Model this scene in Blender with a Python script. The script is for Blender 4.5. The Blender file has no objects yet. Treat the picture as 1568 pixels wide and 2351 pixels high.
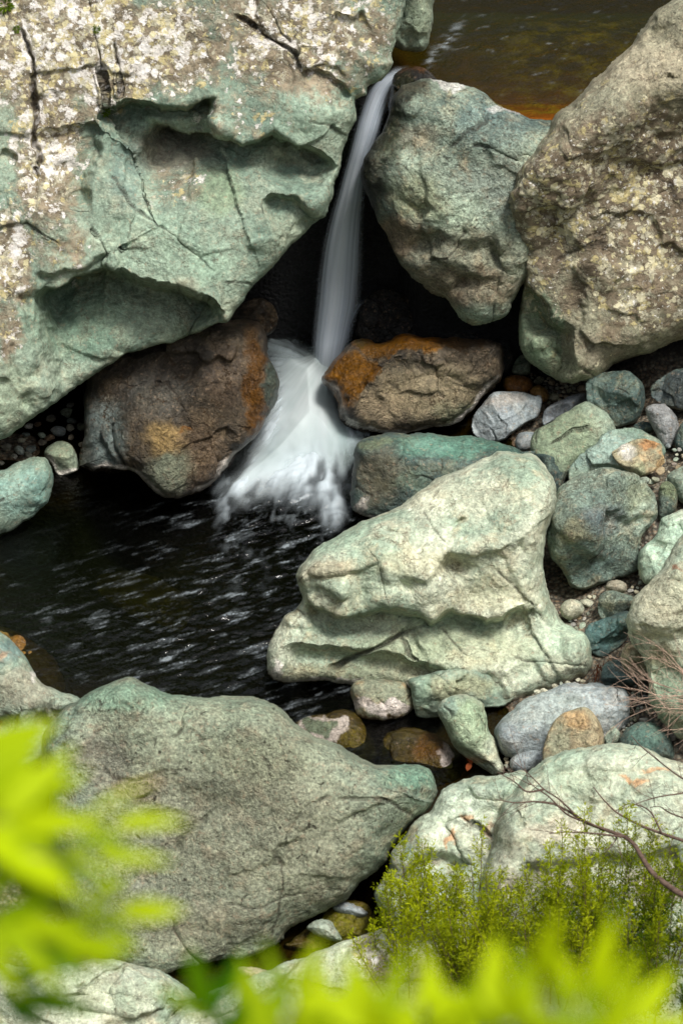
import bpy, math, random
import numpy as np
from mathutils import Vector

random.seed(4)
RNG = np.random.default_rng(7)
scene = bpy.context.scene
COL = scene.collection
R = math.radians

# ------------------------------------------------------------------ camera
PITCH, VFOV, DIST = R(38), R(17), 16.0
FW, FH = 1568.0, 2351.0                       # the frame the layout is measured in
CAMPOS = np.array([0.0, -DIST*math.cos(PITCH), DIST*math.sin(PITCH)])
FWD = np.array([0, math.cos(PITCH), -math.sin(PITCH)])
UP = np.array([0, math.sin(PITCH), math.cos(PITCH)])
K = 2*math.tan(VFOV/2)/FH
cam = bpy.data.cameras.new('camera')
cam.sensor_fit = 'VERTICAL'; cam.sensor_height = 36; cam.angle_y = VFOV
cam.clip_start = 0.1; cam.clip_end = 2000
cam.dof.use_dof = True; cam.dof.focus_distance = 15.8; cam.dof.aperture_fstop = 5.6
camo = bpy.data.objects.new('camera', cam)
camo.location = CAMPOS; camo.rotation_euler = (math.pi/2-PITCH, 0, 0)
COL.objects.link(camo); scene.camera = camo

# ------------------------------------------------------------------ light
SUN_EL, SUN_AZ = R(68), R(135)                # azimuth from +Y clockwise (towards +X)
w = bpy.data.worlds.new('World'); scene.world = w; w.use_nodes = True
nt = w.node_tree; nt.nodes.clear()
sky = nt.nodes.new('ShaderNodeTexSky'); sky.sky_type = 'NISHITA'; sky.sun_disc = False
sky.sun_elevation = SUN_EL; sky.sun_rotation = SUN_AZ
sky.dust_density = 4; sky.air_density = 1.5
hs = nt.nodes.new('ShaderNodeHueSaturation'); hs.inputs['Saturation'].default_value = 0.45
bg = nt.nodes.new('ShaderNodeBackground'); bg.inputs['Strength'].default_value = 0.125
out = nt.nodes.new('ShaderNodeOutputWorld')
nt.links.new(sky.outputs[0], hs.inputs['Color']); nt.links.new(hs.outputs[0], bg.inputs[0]); nt.links.new(bg.outputs[0], out.inputs[0])
sl = bpy.data.lights.new('sun', 'SUN'); sl.energy = 3.0; sl.angle = R(14); sl.color = (1, .97, .92)
so = bpy.data.objects.new('sun', sl); COL.objects.link(so)
sd = Vector((math.sin(SUN_AZ)*math.cos(SUN_EL), math.cos(SUN_AZ)*math.cos(SUN_EL), math.sin(SUN_EL)))
so.rotation_euler = sd.to_track_quat('Z', 'Y').to_euler(); so.location = (3, -6, 14)
scene.view_settings.view_transform = 'Standard'; scene.view_settings.look = 'None'
scene.view_settings.exposure = 0.42; scene.view_settings.gamma = 1
scene.cycles.max_bounces = 5; scene.cycles.diffuse_bounces = 2; scene.cycles.glossy_bounces = 2; scene.cycles.transparent_max_bounces = 24
scene.cycles.caustics_reflective = False; scene.cycles.caustics_refractive = False

# ------------------------------------------------------------------ maths
def S(r, g, b, f=1.0):
    c = np.array([r, g, b])/255.0
    return tuple(float(v) for v in np.where(c <= .04045, c/12.92, ((c+.055)/1.055)**2.4)*f)
def ray(px, py):
    px = np.asarray(px, float); py = np.asarray(py, float)
    d = FWD + UP*((FH/2-py)*K)[..., None]
    d = d + np.array([1., 0, 0])*((px-FW/2)*K)[..., None]
    return d
def at_z(px, py, z):
    d = ray(px, py); return CAMPOS + d*((z-CAMPOS[2])/d[..., 2])[..., None]
def at_d(px, py, dep):
    return CAMPOS + ray(px, py)*np.asarray(dep, float)[..., None]
def depth_z(px, py, z):
    d = ray(px, py); return float((z-CAMPOS[2])/d[2])
def to_px(P):
    q = P-CAMPOS; dep = q@FWD
    return np.stack([FW/2+q[..., 0]/dep/K, FH/2-(q@UP)/dep/K], -1)
_g = np.random.default_rng(1).normal(size=(256, 3)); _g /= np.linalg.norm(_g, axis=1)[:, None]
_perm = np.random.default_rng(2).permutation(256)
def perlin(p, seed=0):
    i = np.floor(p).astype(np.int64); f = p-i
    u = f*f*f*(f*(f*6-15)+10)
    def g(dx, dy, dz):
        h = _perm[(i[:, 0]+dx+seed*17) & 255]; h = _perm[(h+i[:, 1]+dy) & 255]; h = _perm[(h+i[:, 2]+dz+seed*5) & 255]
        v = _g[h]; return v[:, 0]*(f[:, 0]-dx)+v[:, 1]*(f[:, 1]-dy)+v[:, 2]*(f[:, 2]-dz)
    l = lambda a, b, t: a+(b-a)*t
    x0 = l(l(g(0,0,0), g(1,0,0), u[:,0]), l(g(0,1,0), g(1,1,0), u[:,0]), u[:,1])
    x1 = l(l(g(0,0,1), g(1,0,1), u[:,0]), l(g(0,1,1), g(1,1,1), u[:,0]), u[:,1])
    return l(x0, x1, u[:, 2])*1.5
def fbm(p, scale, octv=4, seed=0, gain=.5, ridged=False):
    r = np.zeros(len(p)); a = 1.; s = scale
    for o in range(octv):
        n = perlin(p*s, seed+o)
        r += a*((1-2*np.abs(n)) if ridged else n); a *= gain; s *= 2.03
    return r
def facet(p, scale, seed=0, k=30.):
    """broken-stone relief: randomly tilted faces meeting along soft ridges"""
    p = p*scale; i = np.floor(p).astype(np.int64); num = np.zeros(len(p)); den = np.full(len(p), 1e-12)
    for dx in (-1, 0, 1):
        for dy in (-1, 0, 1):
            for dz in (-1, 0, 1):
                c = i+np.array([dx, dy, dz])
                h = _perm[(c[:, 0]+seed*17) & 255]; h = _perm[(h+c[:, 1]) & 255]; h = _perm[(h+c[:, 2]+seed*5) & 255]
                e = p-(c+.5+.28*_g[h]); w_ = np.exp(-k*((e**2).sum(1)-.1)); g = _g[(h*7+31) & 255]
                num += w_*((e*g).sum(1)+.35*_g[(h*3+11) & 255][:, 0]); den += w_
    return num/den
def sm(x, a, b):
    t = np.clip((x-a)/(b-a), 0, 1); return t*t*(3-2*t)
def catmull(pts, n=4, closed=True):
    P = np.array(pts, float); N = len(P); o = []
    for i in range(N if closed else N-1):
        if closed: a, b, c, d = P[i-1], P[i], P[(i+1) % N], P[(i+2) % N]
        else: a, b, c, d = P[max(i-1, 0)], P[i], P[i+1], P[min(i+2, N-1)]
        for k in range(n):
            t = k/n
            o.append((2*t**3-3*t**2+1)*b + (t**3-2*t**2+t)*.42*(c-a) + (-2*t**3+3*t**2)*c + (t**3-t**2)*.42*(d-b))
    if not closed: o.append(P[-1])
    return np.array(o)
def polydist(q, poly, closed=True):
    """unsigned distance, nearest point, inside flag"""
    best = np.full(len(q), 1e18); near = np.zeros_like(q); ins = np.zeros(len(q), bool)
    n = len(poly)
    for i in range(n if closed else n-1):
        a, b = poly[i], poly[(i+1) % n]; ab = b-a
        L = ab@ab+1e-12
        t = np.clip(((q-a)@ab)/L, 0, 1); pr = a+t[:, None]*ab
        d = ((q-pr)**2).sum(1); m = d < best
        best[m] = d[m]; near[m] = pr[m]
        if closed:
            c = (a[1] > q[:, 1]) != (b[1] > q[:, 1])
            if abs(ab[1]) > 1e-12: ins ^= c & (q[:, 0] < a[0]+(q[:, 1]-a[1])/ab[1]*ab[0])
    return np.sqrt(best), near, ins
def lined(q, pts):
    """distance, side (positive = right-hand side, i.e. below a line drawn left to right), position 0..1"""
    P = np.array(pts, float); seg = np.linalg.norm(np.diff(P, axis=0), axis=1); tot = seg.sum()
    best = np.full(len(q), 1e18); side = np.zeros(len(q)); pos = np.zeros(len(q)); acc = 0.
    for i in range(len(P)-1):
        a, b = P[i], P[i+1]; ab = b-a
        tr = ((q-a)@ab)/(ab@ab); t = np.clip(tr, 0, 1); pr = a+t[:, None]*ab
        d = ((q-pr)**2).sum(1); m = d < best
        best[m] = d[m]; side[m] = (ab[0]*(q[:, 1]-a[1])-ab[1]*(q[:, 0]-a[0]))[m]; pos[m] = ((acc+t*seg[i])/tot)[m]
        acc += seg[i]
    return np.sqrt(best), np.sign(side), pos

# ------------------------------------------------------------------ objects
def tag(o, label=None, cat=None, group=None, kind=None):
    if label: o['label'] = label
    if cat: o['category'] = cat
    if group: o['group'] = group
    if kind: o['kind'] = kind
    return o
def mesh_obj(name, V, F, mat, parent=None, smooth=True, attrs=None, origin=None):
    V = np.asarray(V, np.float32)
    if origin is None: origin = V.mean(0) if parent is None else np.zeros(3)
    V = V-np.asarray(origin, np.float32)
    me = bpy.data.meshes.new(name)
    F = np.asarray(F); k = F.shape[1]
    me.vertices.add(len(V)); me.vertices.foreach_set('co', V.ravel())
    me.loops.add(F.size); me.loops.foreach_set('vertex_index', F.ravel().astype(np.int32))
    me.polygons.add(len(F)); me.polygons.foreach_set('loop_start', np.arange(0, F.size, k, dtype=np.int32))
    me.polygons.foreach_set('loop_total', np.full(len(F), k, np.int32))
    me.update(calc_edges=True)
    if smooth: me.polygons.foreach_set('use_smooth', np.ones(len(F), bool))
    for an, av in (attrs or {}).items():
        av = np.asarray(av, np.float32)
        if av.ndim == 2:
            a = me.attributes.new(an, 'FLOAT_COLOR' if av.shape[1] == 4 else 'FLOAT_VECTOR', 'POINT')
            a.data.foreach_set('color' if av.shape[1] == 4 else 'vector', av.ravel())
        else:
            a = me.attributes.new(an, 'FLOAT', 'POINT'); a.data.foreach_set('value', av)
    me.materials.append(mat)
    o = bpy.data.objects.new(name, me); COL.objects.link(o)
    o.location = origin
    if parent is not None:
        o.parent = parent
    return o
def vnormals(V, F):
    n = np.zeros_like(V)
    if F.shape[1] == 4: fn = np.cross(V[F[:, 2]]-V[F[:, 0]], V[F[:, 3]]-V[F[:, 1]])
    else: fn = np.cross(V[F[:, 1]]-V[F[:, 0]], V[F[:, 2]]-V[F[:, 0]])
    for c in range(F.shape[1]):
        for a in range(3): n[:, a] += np.bincount(F[:, c], fn[:, a], len(V))
    return n/(np.linalg.norm(n, axis=1)[:, None]+1e-12)

# ------------------------------------------------------------------ materials
class NB:
    def __init__(s, name):
        s.m = bpy.data.materials.new(name); s.m.use_nodes = True; s.t = s.m.node_tree; s.t.nodes.clear()
    def n(s, typ, props=None, **ins):
        nd = s.t.nodes.new('ShaderNode'+typ)
        for k, v in (props or {}).items(): setattr(nd, k, v)
        for k, v in ins.items():
            key = int(k[1:]) if k[0] == 'i' and k[1:].isdigit() else k.replace('_', ' ')
            if isinstance(v, bpy.types.NodeSocket): s.t.links.new(v, nd.inputs[key])
            elif v is not None:
                if isinstance(v, tuple) and len(v) == 3 and nd.inputs[key].type == 'RGBA': v = v+(1,)
                nd.inputs[key].default_value = v
        return nd
    def math(s, op, a, b=None, clamp=False): return s.n('Math', dict(operation=op, use_clamp=clamp), i0=a, i1=b).outputs[0]
    def mix(s, f, a, b, mode='MIX'):
        nd = s.n('Mix', dict(data_type='RGBA', blend_type=mode, clamp_factor=True)); 
        for i, v in ((0, f), (6, a), (7, b)):
            if isinstance(v, bpy.types.NodeSocket): s.t.links.new(v, nd.inputs[i])
            else: nd.inputs[i].default_value = (v+(1,)) if isinstance(v, tuple) and len(v) == 3 else v
        return nd.outputs[2]
    def rng(s, v, a, b, c=0., d=1.): return s.n('MapRange', dict(interpolation_type='SMOOTHSTEP'), i0=v, i1=a, i2=b, i3=c, i4=d).outputs[0]
    def noise(s, vec, scale, detail=4., rough=.55, dist=0.): return s.n('TexNoise', Vector=vec, Scale=scale, Detail=detail, Roughness=rough, Distortion=dist).outputs[0]
    def attr(s, name): return s.n('Attribute', dict(attribute_name=name))
    def done(s, surf):
        o = s.n('OutputMaterial'); s.t.links.new(surf, o.inputs[0]); return s.m

def rock_mat(name, c1, c2, c3, grain=.35, pits=.3, rough=.75, bump=1.0, big=2.2, pit_scale=34, hair=.5, crust=None, lsub=1.):
    b = NB(name)
    P = b.n('NewGeometry').outputs['Position']
    warp = b.n('TexNoise', Vector=P, Scale=6., Detail=4.).outputs[1]
    Pw = b.n('VectorMath', dict(operation='MULTIPLY_ADD'), i0=warp, i1=(.10, .10, .10), i2=P).outputs[0]
    n1 = b.noise(Pw, big, 7., .62, .4)
    n2 = b.noise(Pw, 10., 7., .68)
    n3 = b.noise(P, 30., 7., .72)
    n4 = b.noise(P, 85., 4., .75)
    gr = b.noise(P, 150., 2., .8)
    grey = lambda v: b.n('CombineColor', i0=v, i1=v, i2=v).outputs[0]
    col = b.mix(b.rng(n1, .36, .64), c1, c2)
    col = b.mix(b.rng(n2, .48, .68, 0, .7), col, c3)
    col = b.mix(b.rng(b.noise(Pw, 5., 6., .7), .5, .66, 0, .55), col, c1)
    tint = b.attr('tint')
    col = b.mix(b.math('MULTIPLY', tint.outputs['Alpha'], b.rng(n2, .36, .5, 1., .82)), col, tint.outputs['Color'])
    # mottling, pale flecks, grain
    col = b.mix(1., col, grey(b.rng(n3, .25, .75, .60, 1.40)), 'MULTIPLY')
    col = b.mix(b.rng(b.noise(Pw, 62., 4., .7), .55, .70, 0, .55), col, b.mix(1., col, (1.45, 1.42, 1.36), 'MULTIPLY'))
    col = b.mix(1., col, grey(b.rng(n4, .3, .7, 1-grain, 1+grain)), 'MULTIPLY')
    hue = b.noise(P, 48., 3., .7)
    col = b.mix(b.rng(hue, .56, .70, 0, .4), col, S(170, 146, 120))
    pit = b.noise(Pw, float(pit_scale), 5., .75)
    pm = b.rng(pit, .585, .70, 0, pits)
    col = b.mix(pm, col, S(50, 42, 32))
    # hairline cracks, only here and there
    vz = b.n('TexVoronoi', dict(feature='DISTANCE_TO_EDGE'), Vector=b.n('VectorMath', dict(operation='MULTIPLY_ADD'), i0=b.n('TexNoise', Vector=P, Scale=3.5, Detail=6., Roughness=.7).outputs[1], i1=(.5, .5, .5), i2=P).outputs[0], Scale=3.2)
    vm = b.math('MULTIPLY', b.math('MULTIPLY', b.rng(vz.outputs[0], .0, .016, 1., 0.), b.rng(n2, .42, .55)), hair)
    col = b.mix(vm, col, S(84, 64, 44))
    # lichen crusts
    li = b.attr('lichen').outputs['Fac']
    lw = b.n('TexNoise', Vector=P, Scale=26., Detail=5., Roughness=.75).outputs[1]
    Pl = b.n('VectorMath', dict(operation='MULTIPLY_ADD'), i0=lw, i1=(.06, .06, .06), i2=P).outputs[0]
    sub = b.mix(b.rng(b.noise(P, 18., 6., .72), .38, .62), S(158, 140, 116, lsub), S(104, 88, 70, lsub))
    sub = b.mix(b.rng(b.noise(P, 33., 5., .7), .56, .68, 0, .8), sub, S(62, 48, 38))
    lmask = b.math('MULTIPLY', b.rng(b.math('ADD', li, b.math('MULTIPLY', b.math('SUBTRACT', n2, .5), 1.9)), .2, .75), .85)
    col = b.mix(lmask, col, sub)
    big_ = b.math('SUBTRACT', b.noise(P, 4., 4.), .5)
    ll = b.math('ADD', li, b.math('MULTIPLY', big_, 1.5), True)
    gate = b.rng(li, .03, .3); brk = b.rng(n4, .30, .48, .25, 1.)
    wc = crust or S(232, 226, 218); wc2 = crust or S(238, 234, 228)
    hl = None
    for sc, thr, cc, off in ((15., .135, S(196, 182, 132), 3.), (20., .15, S(190, 184, 160), 11.), (17., .15 if not crust else .10, wc, 7.)):
        nn = b.noise(b.n('VectorMath', dict(operation='ADD'), i0=Pl, i1=(off, off, off)).outputs[0], sc, 5., .62)
        mk = b.rng(b.math('ADD', nn, b.math('MULTIPLY', ll, thr)), .655, .70)
        mk = b.math('MULTIPLY', b.math('MULTIPLY', mk, gate), brk)
        col = b.mix(b.math('MULTIPLY', mk, .9), col, cc); hl = mk if hl is None else b.math('MAXIMUM', hl, mk)
    for sc, thr, cc, off in ((19., .62, wc2, 5.), (31., .6, S(214, 204, 160), 19.), (52., .55, S(232, 228, 218), 17.)):
        v = b.n('TexVoronoi', dict(feature='F1'), Vector=b.n('VectorMath', dict(operation='ADD'), i0=Pl, i1=(off, off, off)).outputs[0], Scale=sc, Randomness=1.)
        rnd = b.n('SeparateColor', Color=v.outputs['Color']).outputs[0]
        rad = b.math('MULTIPLY', b.math('MULTIPLY', b.math('MULTIPLY', rnd, rnd), thr), ll)
        mk = b.math('MULTIPLY', b.math('MULTIPLY', b.rng(b.math('SUBTRACT', rad, v.outputs['Distance']), -.03, .04), gate), brk)
        col = b.mix(b.math('MULTIPLY', mk, .92), col, cc); hl = b.math('MAXIMUM', hl, mk)
    wet = b.attr('wet').outputs['Fac']
    col = b.mix(wet, col, b.mix(1., col, (.42, .38, .34), 'MULTIPLY'))
    crk = b.attr('crack').outputs['Fac']
    col = b.mix(crk, col, S(44, 36, 28))
    # relief: lumps, sharp little creases, grit
    cre = b.math('ABSOLUTE', b.math('SUBTRACT', b.noise(Pw, 17., 6., .6), .5))
    rp = b.rng(b.noise(P, 3.2, 4., .6), .38, .62, .25, 1.15)
    h = b.math('ADD', b.math('MULTIPLY', n2, .014), b.math('MULTIPLY', b.math('MULTIPLY', n3, .013), rp))
    h = b.math('ADD', h, b.math('MULTIPLY', b.math('MULTIPLY', b.math('MINIMUM', cre, .09), .055), rp))
    h = b.math('ADD', h, b.math('ADD', b.math('MULTIPLY', b.math('MULTIPLY', n4, .005), rp), b.math('MULTIPLY', gr, .001)))
    h = b.math('SUBTRACT', h, b.math('ADD', b.math('MULTIPLY', pm, .006), b.math('MULTIPLY', vm, .006)))
    h = b.math('ADD', h, b.math('MULTIPLY', hl, .002))
    bp = b.n('Bump', Strength=1., Distance=1.25*bump, Height=h)
    rg = b.math('SUBTRACT', rough, b.math('MULTIPLY', wet, rough-.2))
    pr = b.n('BsdfPrincipled', Base_Color=col, Roughness=rg, Normal=bp.outputs[0])
    pr.inputs['Specular IOR Level'].default_value = .35
    return b.done(pr.outputs[0])

M = {}
M['teal'] = rock_mat('jade_stone', S(150, 164, 144), S(114, 134, 118), S(166, 166, 142), grain=.26, pits=.2, bump=.55)
M['pale'] = rock_mat('pale_green_stone', S(200, 204, 180), S(150, 168, 146), S(180, 168, 134), grain=.26, pits=.4, bump=.75)
M['speckle'] = rock_mat('speckled_stone', S(138, 146, 124), S(102, 118, 102), S(138, 126, 104), grain=.48, pits=.95, bump=.8, pit_scale=30, hair=.1)
M['lichen'] = rock_mat('lichened_stone', S(158, 156, 132), S(128, 124, 102), S(160, 146, 118), grain=.3, pits=.7, bump=.95, crust=S(222, 214, 180), lsub=.74)
M['mottle'] = rock_mat('mottled_green_stone', S(158, 172, 152), S(98, 114, 104), S(168, 150, 116), grain=.45, pits=.8, bump=1.5)
M['brown'] = rock_mat('brown_stone', S(88, 78, 64), S(54, 50, 44), S(124, 108, 84), grain=.35, pits=.6, bump=1.3, hair=1., rough=.5)
M['slate'] = rock_mat('blue_grey_stone', S(154, 162, 162), S(114, 124, 126), S(168, 166, 156), grain=.3, pits=.35, bump=.5)
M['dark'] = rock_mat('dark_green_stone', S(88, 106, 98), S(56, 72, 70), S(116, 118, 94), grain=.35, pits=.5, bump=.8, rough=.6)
M['rust'] = rock_mat('rusty_stone', S(172, 158, 126), S(140, 146, 122), S(176, 136, 90), grain=.3, pits=.4, bump=.8)
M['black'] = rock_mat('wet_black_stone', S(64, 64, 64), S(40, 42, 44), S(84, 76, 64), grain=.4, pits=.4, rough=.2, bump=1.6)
M['moss'] = rock_mat('algae_stone', S(96, 78, 26), S(64, 58, 22), S(116, 106, 34), grain=.35, pits=.4, rough=.35, hair=0.)

# ------------------------------------------------------------------ rock builder
OFF = {1: (0, 0), 2: (686, 0), 3: (0, 588), 4: (686, 588), 5: (0, 1176), 6: (686, 1176), 7: (0, 1666), 8: (686, 1666)}
def Z(k, *p):
    return [(OFF[k][0]+.5625*x, OFF[k][1]+.5625*y) for x, y in p]
def Zb(k, x, y, rx, ry): return OFF[k][0]+.5625*x, OFF[k][1]+.5625*y, .5625*rx, .5625*ry
NROCK = [0]; SURF = {}
def rock(name, label, cat, outline, anchor, tilt, mat, Tf=.25, Tb=.4, rad=60, step=3., mx=0., ops=(), tints=(), lichens=(),
         amp=1., wl=None, wet=0., facets=0, group=None, jag=1., warp=5., smoothc=4, cracks=None):
    """a closed boulder: traced outline, a leaning mid surface through its foot, a bulging front and a bulging back"""
    seed = NROCK[0]*13 % 199; NROCK[0] += 1
    rs = np.random.default_rng(seed+100)
    poly = catmull(outline, smoothc)
    size = np.ptp(poly, axis=0).max()
    # rough edge
    seg = np.linalg.norm(np.diff(np.vstack([poly, poly[:1]]), axis=0), axis=1); 
    xs = np.arange(poly[:, 0].min()-step, poly[:, 0].max()+2*step, step); ys = np.arange(poly[:, 1].min()-step, poly[:, 1].max()+2*step, step)
    gx, gy = np.meshgrid(xs, ys); q = np.stack([gx.ravel(), gy.ravel()], 1)
    q0 = q
    z3 = np.zeros((len(q), 1))
    qn = np.hstack([q, z3+seed*3.1])
    wv = jag*min(1., size/250)
    qw = q+np.stack([fbm(qn, .022, 4, seed+3), fbm(qn, .022, 4, seed+9)], 1)*5.*wv
    d, near, ins = polydist(qw, poly)
    near = near-(qw-q)
    nx, ny = len(xs), len(ys)
    I = np.arange(nx*ny).reshape(ny, nx)
    cells = np.stack([I[:-1, :-1], I[:-1, 1:], I[1:, 1:], I[1:, :-1]], -1).reshape(-1, 4)
    cells = cells[ins[cells].any(1)]
    used = np.unique(cells); remap = np.full(nx*ny, -1); remap[used] = np.arange(len(used)); cells = remap[cells]
    inn = ins[used]; t = np.where(inn, d[used], 0.); p = np.where(inn[:, None], q[used], near[used])
    d0 = depth_z(*anchor); m0 = K*d0
    my = 1/math.tan(R(tilt)+PITCH)
    plane = d0 + (my*(anchor[1]-p[:, 1]) + mx*(p[:, 0]-anchor[0]))*m0
    rr = rad
    prof = lambda r_: np.sqrt(np.clip(1-(1-np.clip(t/r_, 0, 1))**2, 0, 1))
    pf = .55*prof(rr)+.45*prof(rr*2.6)
    # shaping in the front
    pn = np.hstack([p, np.full((len(p), 1), seed*7.7)])
    pw = p+np.stack([fbm(pn, .02, 3, seed+21), fbm(pn, .02, 3, seed+27)], 1)*warp
    ops = list(ops)
    for k in range(int(size/110) if cracks is None else cracks):      # hairline fractures
        a = p[rs.integers(len(p))]; an = rs.uniform(0, 6.28); L = size*rs.uniform(.12, .3); ln = [tuple(a)]
        for j in range(5): an += rs.normal(0, .35); a = a+np.array([math.cos(an), math.sin(an)*.8])*L/5; ln.append(tuple(a))
        ops.append(('crack', ln, rs.uniform(.006, .014), step*rs.uniform(.75, 1.)))
    rel = np.zeros(len(p)); crk = np.zeros(len(p)); fade = sm(t, 0, 10)
    for op in ops:
        kind = op[0]
        if kind == 'bump':
            _, cx, cy, rx, ry, ang, h = op
            c, s = math.cos(R(ang)), math.sin(R(ang)); dx, dy = pw[:, 0]-cx, pw[:, 1]-cy
            rel += h*np.exp(-((dx*c+dy*s)/rx)**2-((-dx*s+dy*c)/ry)**2)
        elif kind == 'ledge':
            _, pts, h, wb = op[:4]; wa = op[4] if len(op) > 4 else 3.
            dd, sd_, ps = lined(pw, pts); s = dd*sd_
            tp = sm(ps, 0, .12)*sm(1-ps, 0, .12)
            rel -= h*tp*np.where(s < 0, np.exp(-(s/wa)**2)*.5, (1-.5*np.exp(-s/wa))*np.exp(-np.clip(s, 0, None)/wb)*1.)
        elif kind == 'crack':
            _, pts, h, wd = op; dd, sd_, ps = lined(pw, pts)
            tp = sm(ps, 0, .08)*sm(1-ps, 0, .08)*.8+.2
            g = np.exp(-(dd/wd)**2)*tp; rel -= h*g; crk = np.maximum(crk, .75*np.exp(-(dd/(wd*.75))**2)*tp)
        elif kind == 'ridge':
            _, pts, h, w1, w2 = op; dd, sd_, ps = lined(pw, pts)
            ww = np.where(sd_ < 0, w1, w2); rel += h*np.clip(1-np.sqrt((dd/ww)**2+.01), 0, None)
    front = -Tf*pf
    for k in range(facets):                       # chopped faces
        a = rs.uniform(0, 2*math.pi); ci, si = math.cos(a), math.sin(a)
        cx, cy = p.mean(0); ex = np.abs((p[:, 0]-cx)*ci+(p[:, 1]-cy)*si).max()
        s_ = ((p[:, 0]-cx)*ci+(p[:, 1]-cy)*si)/ex
        cut = -Tf*rs.uniform(.62, .95)+Tf*rs.uniform(.5, 1.3)*np.clip(s_-rs.uniform(-.3, .3), -1, 1)
        dlt = cut-front; kk = .06*Tf
        front = front+np.where(dlt > 0, 1, 0)*(np.sqrt(np.clip(dlt, 0, None)**2+kk*kk)-kk)
    front = np.minimum(front, 0)*np.where(inn, 1, 0) - np.where(rel < 0, rel, rel*fade)
    Vf = at_d(p[:, 0], p[:, 1], plane+front)
    bi = np.where(inn)[0]; bmap = np.arange(len(p)); bmap[bi] = len(p)+np.arange(len(bi))
    Vb = at_d(p[bi, 0], p[bi, 1], plane[bi]+np.clip(-rel[bi], 0, None)+Tb*(.6*prof(rr*1.3)[bi]+.4*prof(rr*3)[bi]))
    V = np.vstack([Vf, Vb])
    F = np.vstack([cells[:, ::-1], bmap[cells]])
    # natural unevenness along the normal
    N = vnormals(V, F); sc = min(1., size/300)
    q3 = V+np.array([seed*1.37, seed*.7, 0])
    s1_ = max(sc, .22); qf = q3+np.stack([fbm(q3, 9., 3, seed+61), fbm(q3, 9., 3, seed+63), fbm(q3, 9., 3, seed+67)], 1)*.02
    dsp = fbm(q3, 2.0/s1_, 3, seed)*.024*sc + facet(qf, 3.0/s1_, seed+2, 50.)*.040*sc + facet(qf, 8./max(sc, .4), seed+4, 26.)*.011*sc*sm(fbm(q3, 1.6, 2, seed+15), -.35, .35)
    dsp += fbm(q3, 24., 3, seed+6, .6)*.0026 + fbm(q3, 11., 3, seed+5, .55, True)*.003*sc*sm(fbm(q3, 2.2, 2, seed+16), -.1, .5)
    tt_ = np.concatenate([t, t[bi]]); V = V+N*(amp*dsp*(.4+.6*sm(tt_, 0, 40)))[:, None]
    E_ = np.vstack([F[:, [0, 1]], F[:, [1, 2]], F[:, [2, 3]], F[:, [3, 0]]]); tb_ = np.concatenate([t, t[bi]]); near_ = tb_ < 2.4*step
    E_ = E_[near_[E_].any(1)]; deg = np.bincount(E_.ravel(), minlength=len(V)).astype(float); wn = (near_ & (deg > 0))
    for it in range(4):
        acc_ = np.stack([np.bincount(E_[:, 0], V[E_[:, 1], k], len(V))+np.bincount(E_[:, 1], V[E_[:, 0], k], len(V)) for k in range(3)], 1)
        V[wn] += .5*(acc_[wn]/deg[wn][:, None]-V[wn])
    # surface zones
    nV = len(V); px = np.vstack([p, p[bi]])
    pz = np.hstack([px, np.full((nV, 1), seed*7.7)])
    pxw = px+np.stack([fbm(pz, .018, 5, seed+31, .6), fbm(pz, .018, 5, seed+37, .6)], 1)*16
    tint = np.zeros((nV, 4)); li = np.zeros(nV); wt = np.full(nV, wet, float)
    def over(colr, a):
        nonlocal tint
        a = np.clip(a, 0, 1)
        oa = a+tint[:, 3]*(1-a)
        tint[:, :3] = (np.array(colr)*a[:, None]+tint[:, :3]*(tint[:, 3]*(1-a))[:, None])/np.maximum(oa, 1e-6)[:, None]
        tint[:, 3] = oa
    for tb in tints:
        cx, cy, rx, ry, colr, st = tb[:6]; hard = tb[6] if len(tb) > 6 else .5
        dd = np.sqrt(((pxw[:, 0]-cx)/rx)**2+((pxw[:, 1]-cy)/ry)**2)
        a = st*(1-sm(dd, hard, 1.+(1-hard)*.3))
        over(colr, a)
        if len(tb) > 7: wt = np.maximum(wt, tb[7]*np.clip(a/max(st, .01), 0, 1))
    for cx, cy, rx, ry, st in lichens:
        dd = np.sqrt(((pxw[:, 0]-cx)/rx)**2+((pxw[:, 1]-cy)/ry)**2)
        li = np.maximum(li, st*(1-sm(dd, .35, 1.3)))
    if wl is not None:
        nr_ = np.vstack([near[used], near[used][bi]]); zm = at_d(px[:, 0], px[:, 1], np.concatenate([plane, plane[bi]]))[:, 2]
        dn = np.clip((nr_[:, 1]-px[:, 1])/np.maximum(tt_, 1e-3), 0, 1); dn = np.where(tt_ < .5, 1., dn)
        foot = sm(dn, .15, .6)*(1-sm(zm-wl, .16, .26)); tw_ = tt_+fbm(q3, 12., 3, seed+41)*5
        over(S(226, 218, 208), .92*foot*sm(tw_, 3, 5)*(1-sm(tw_, 10, 16))*sm(fbm(q3, 5., 3, seed+43), -.45, .0))
        over(S(88, 58, 26), .85*foot*(1-sm(tw_, 1.5, 4)))
        wt = np.maximum(wt, foot*(1-sm(tw_, 3, 6)))
    cr = np.zeros(nV); cr[:len(p)] = crk
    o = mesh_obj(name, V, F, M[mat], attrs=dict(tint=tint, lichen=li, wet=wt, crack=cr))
    SURF[label] = V[:len(p)]
    return tag(o, label, cat, group)

SAND = S(150, 134, 112)
GREEN, TEAL, BROWN, OCHRE, GOLD = S(118, 152, 130), S(98, 140, 120), S(92, 74, 60), S(170, 136, 84), S(146, 98, 4)
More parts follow.
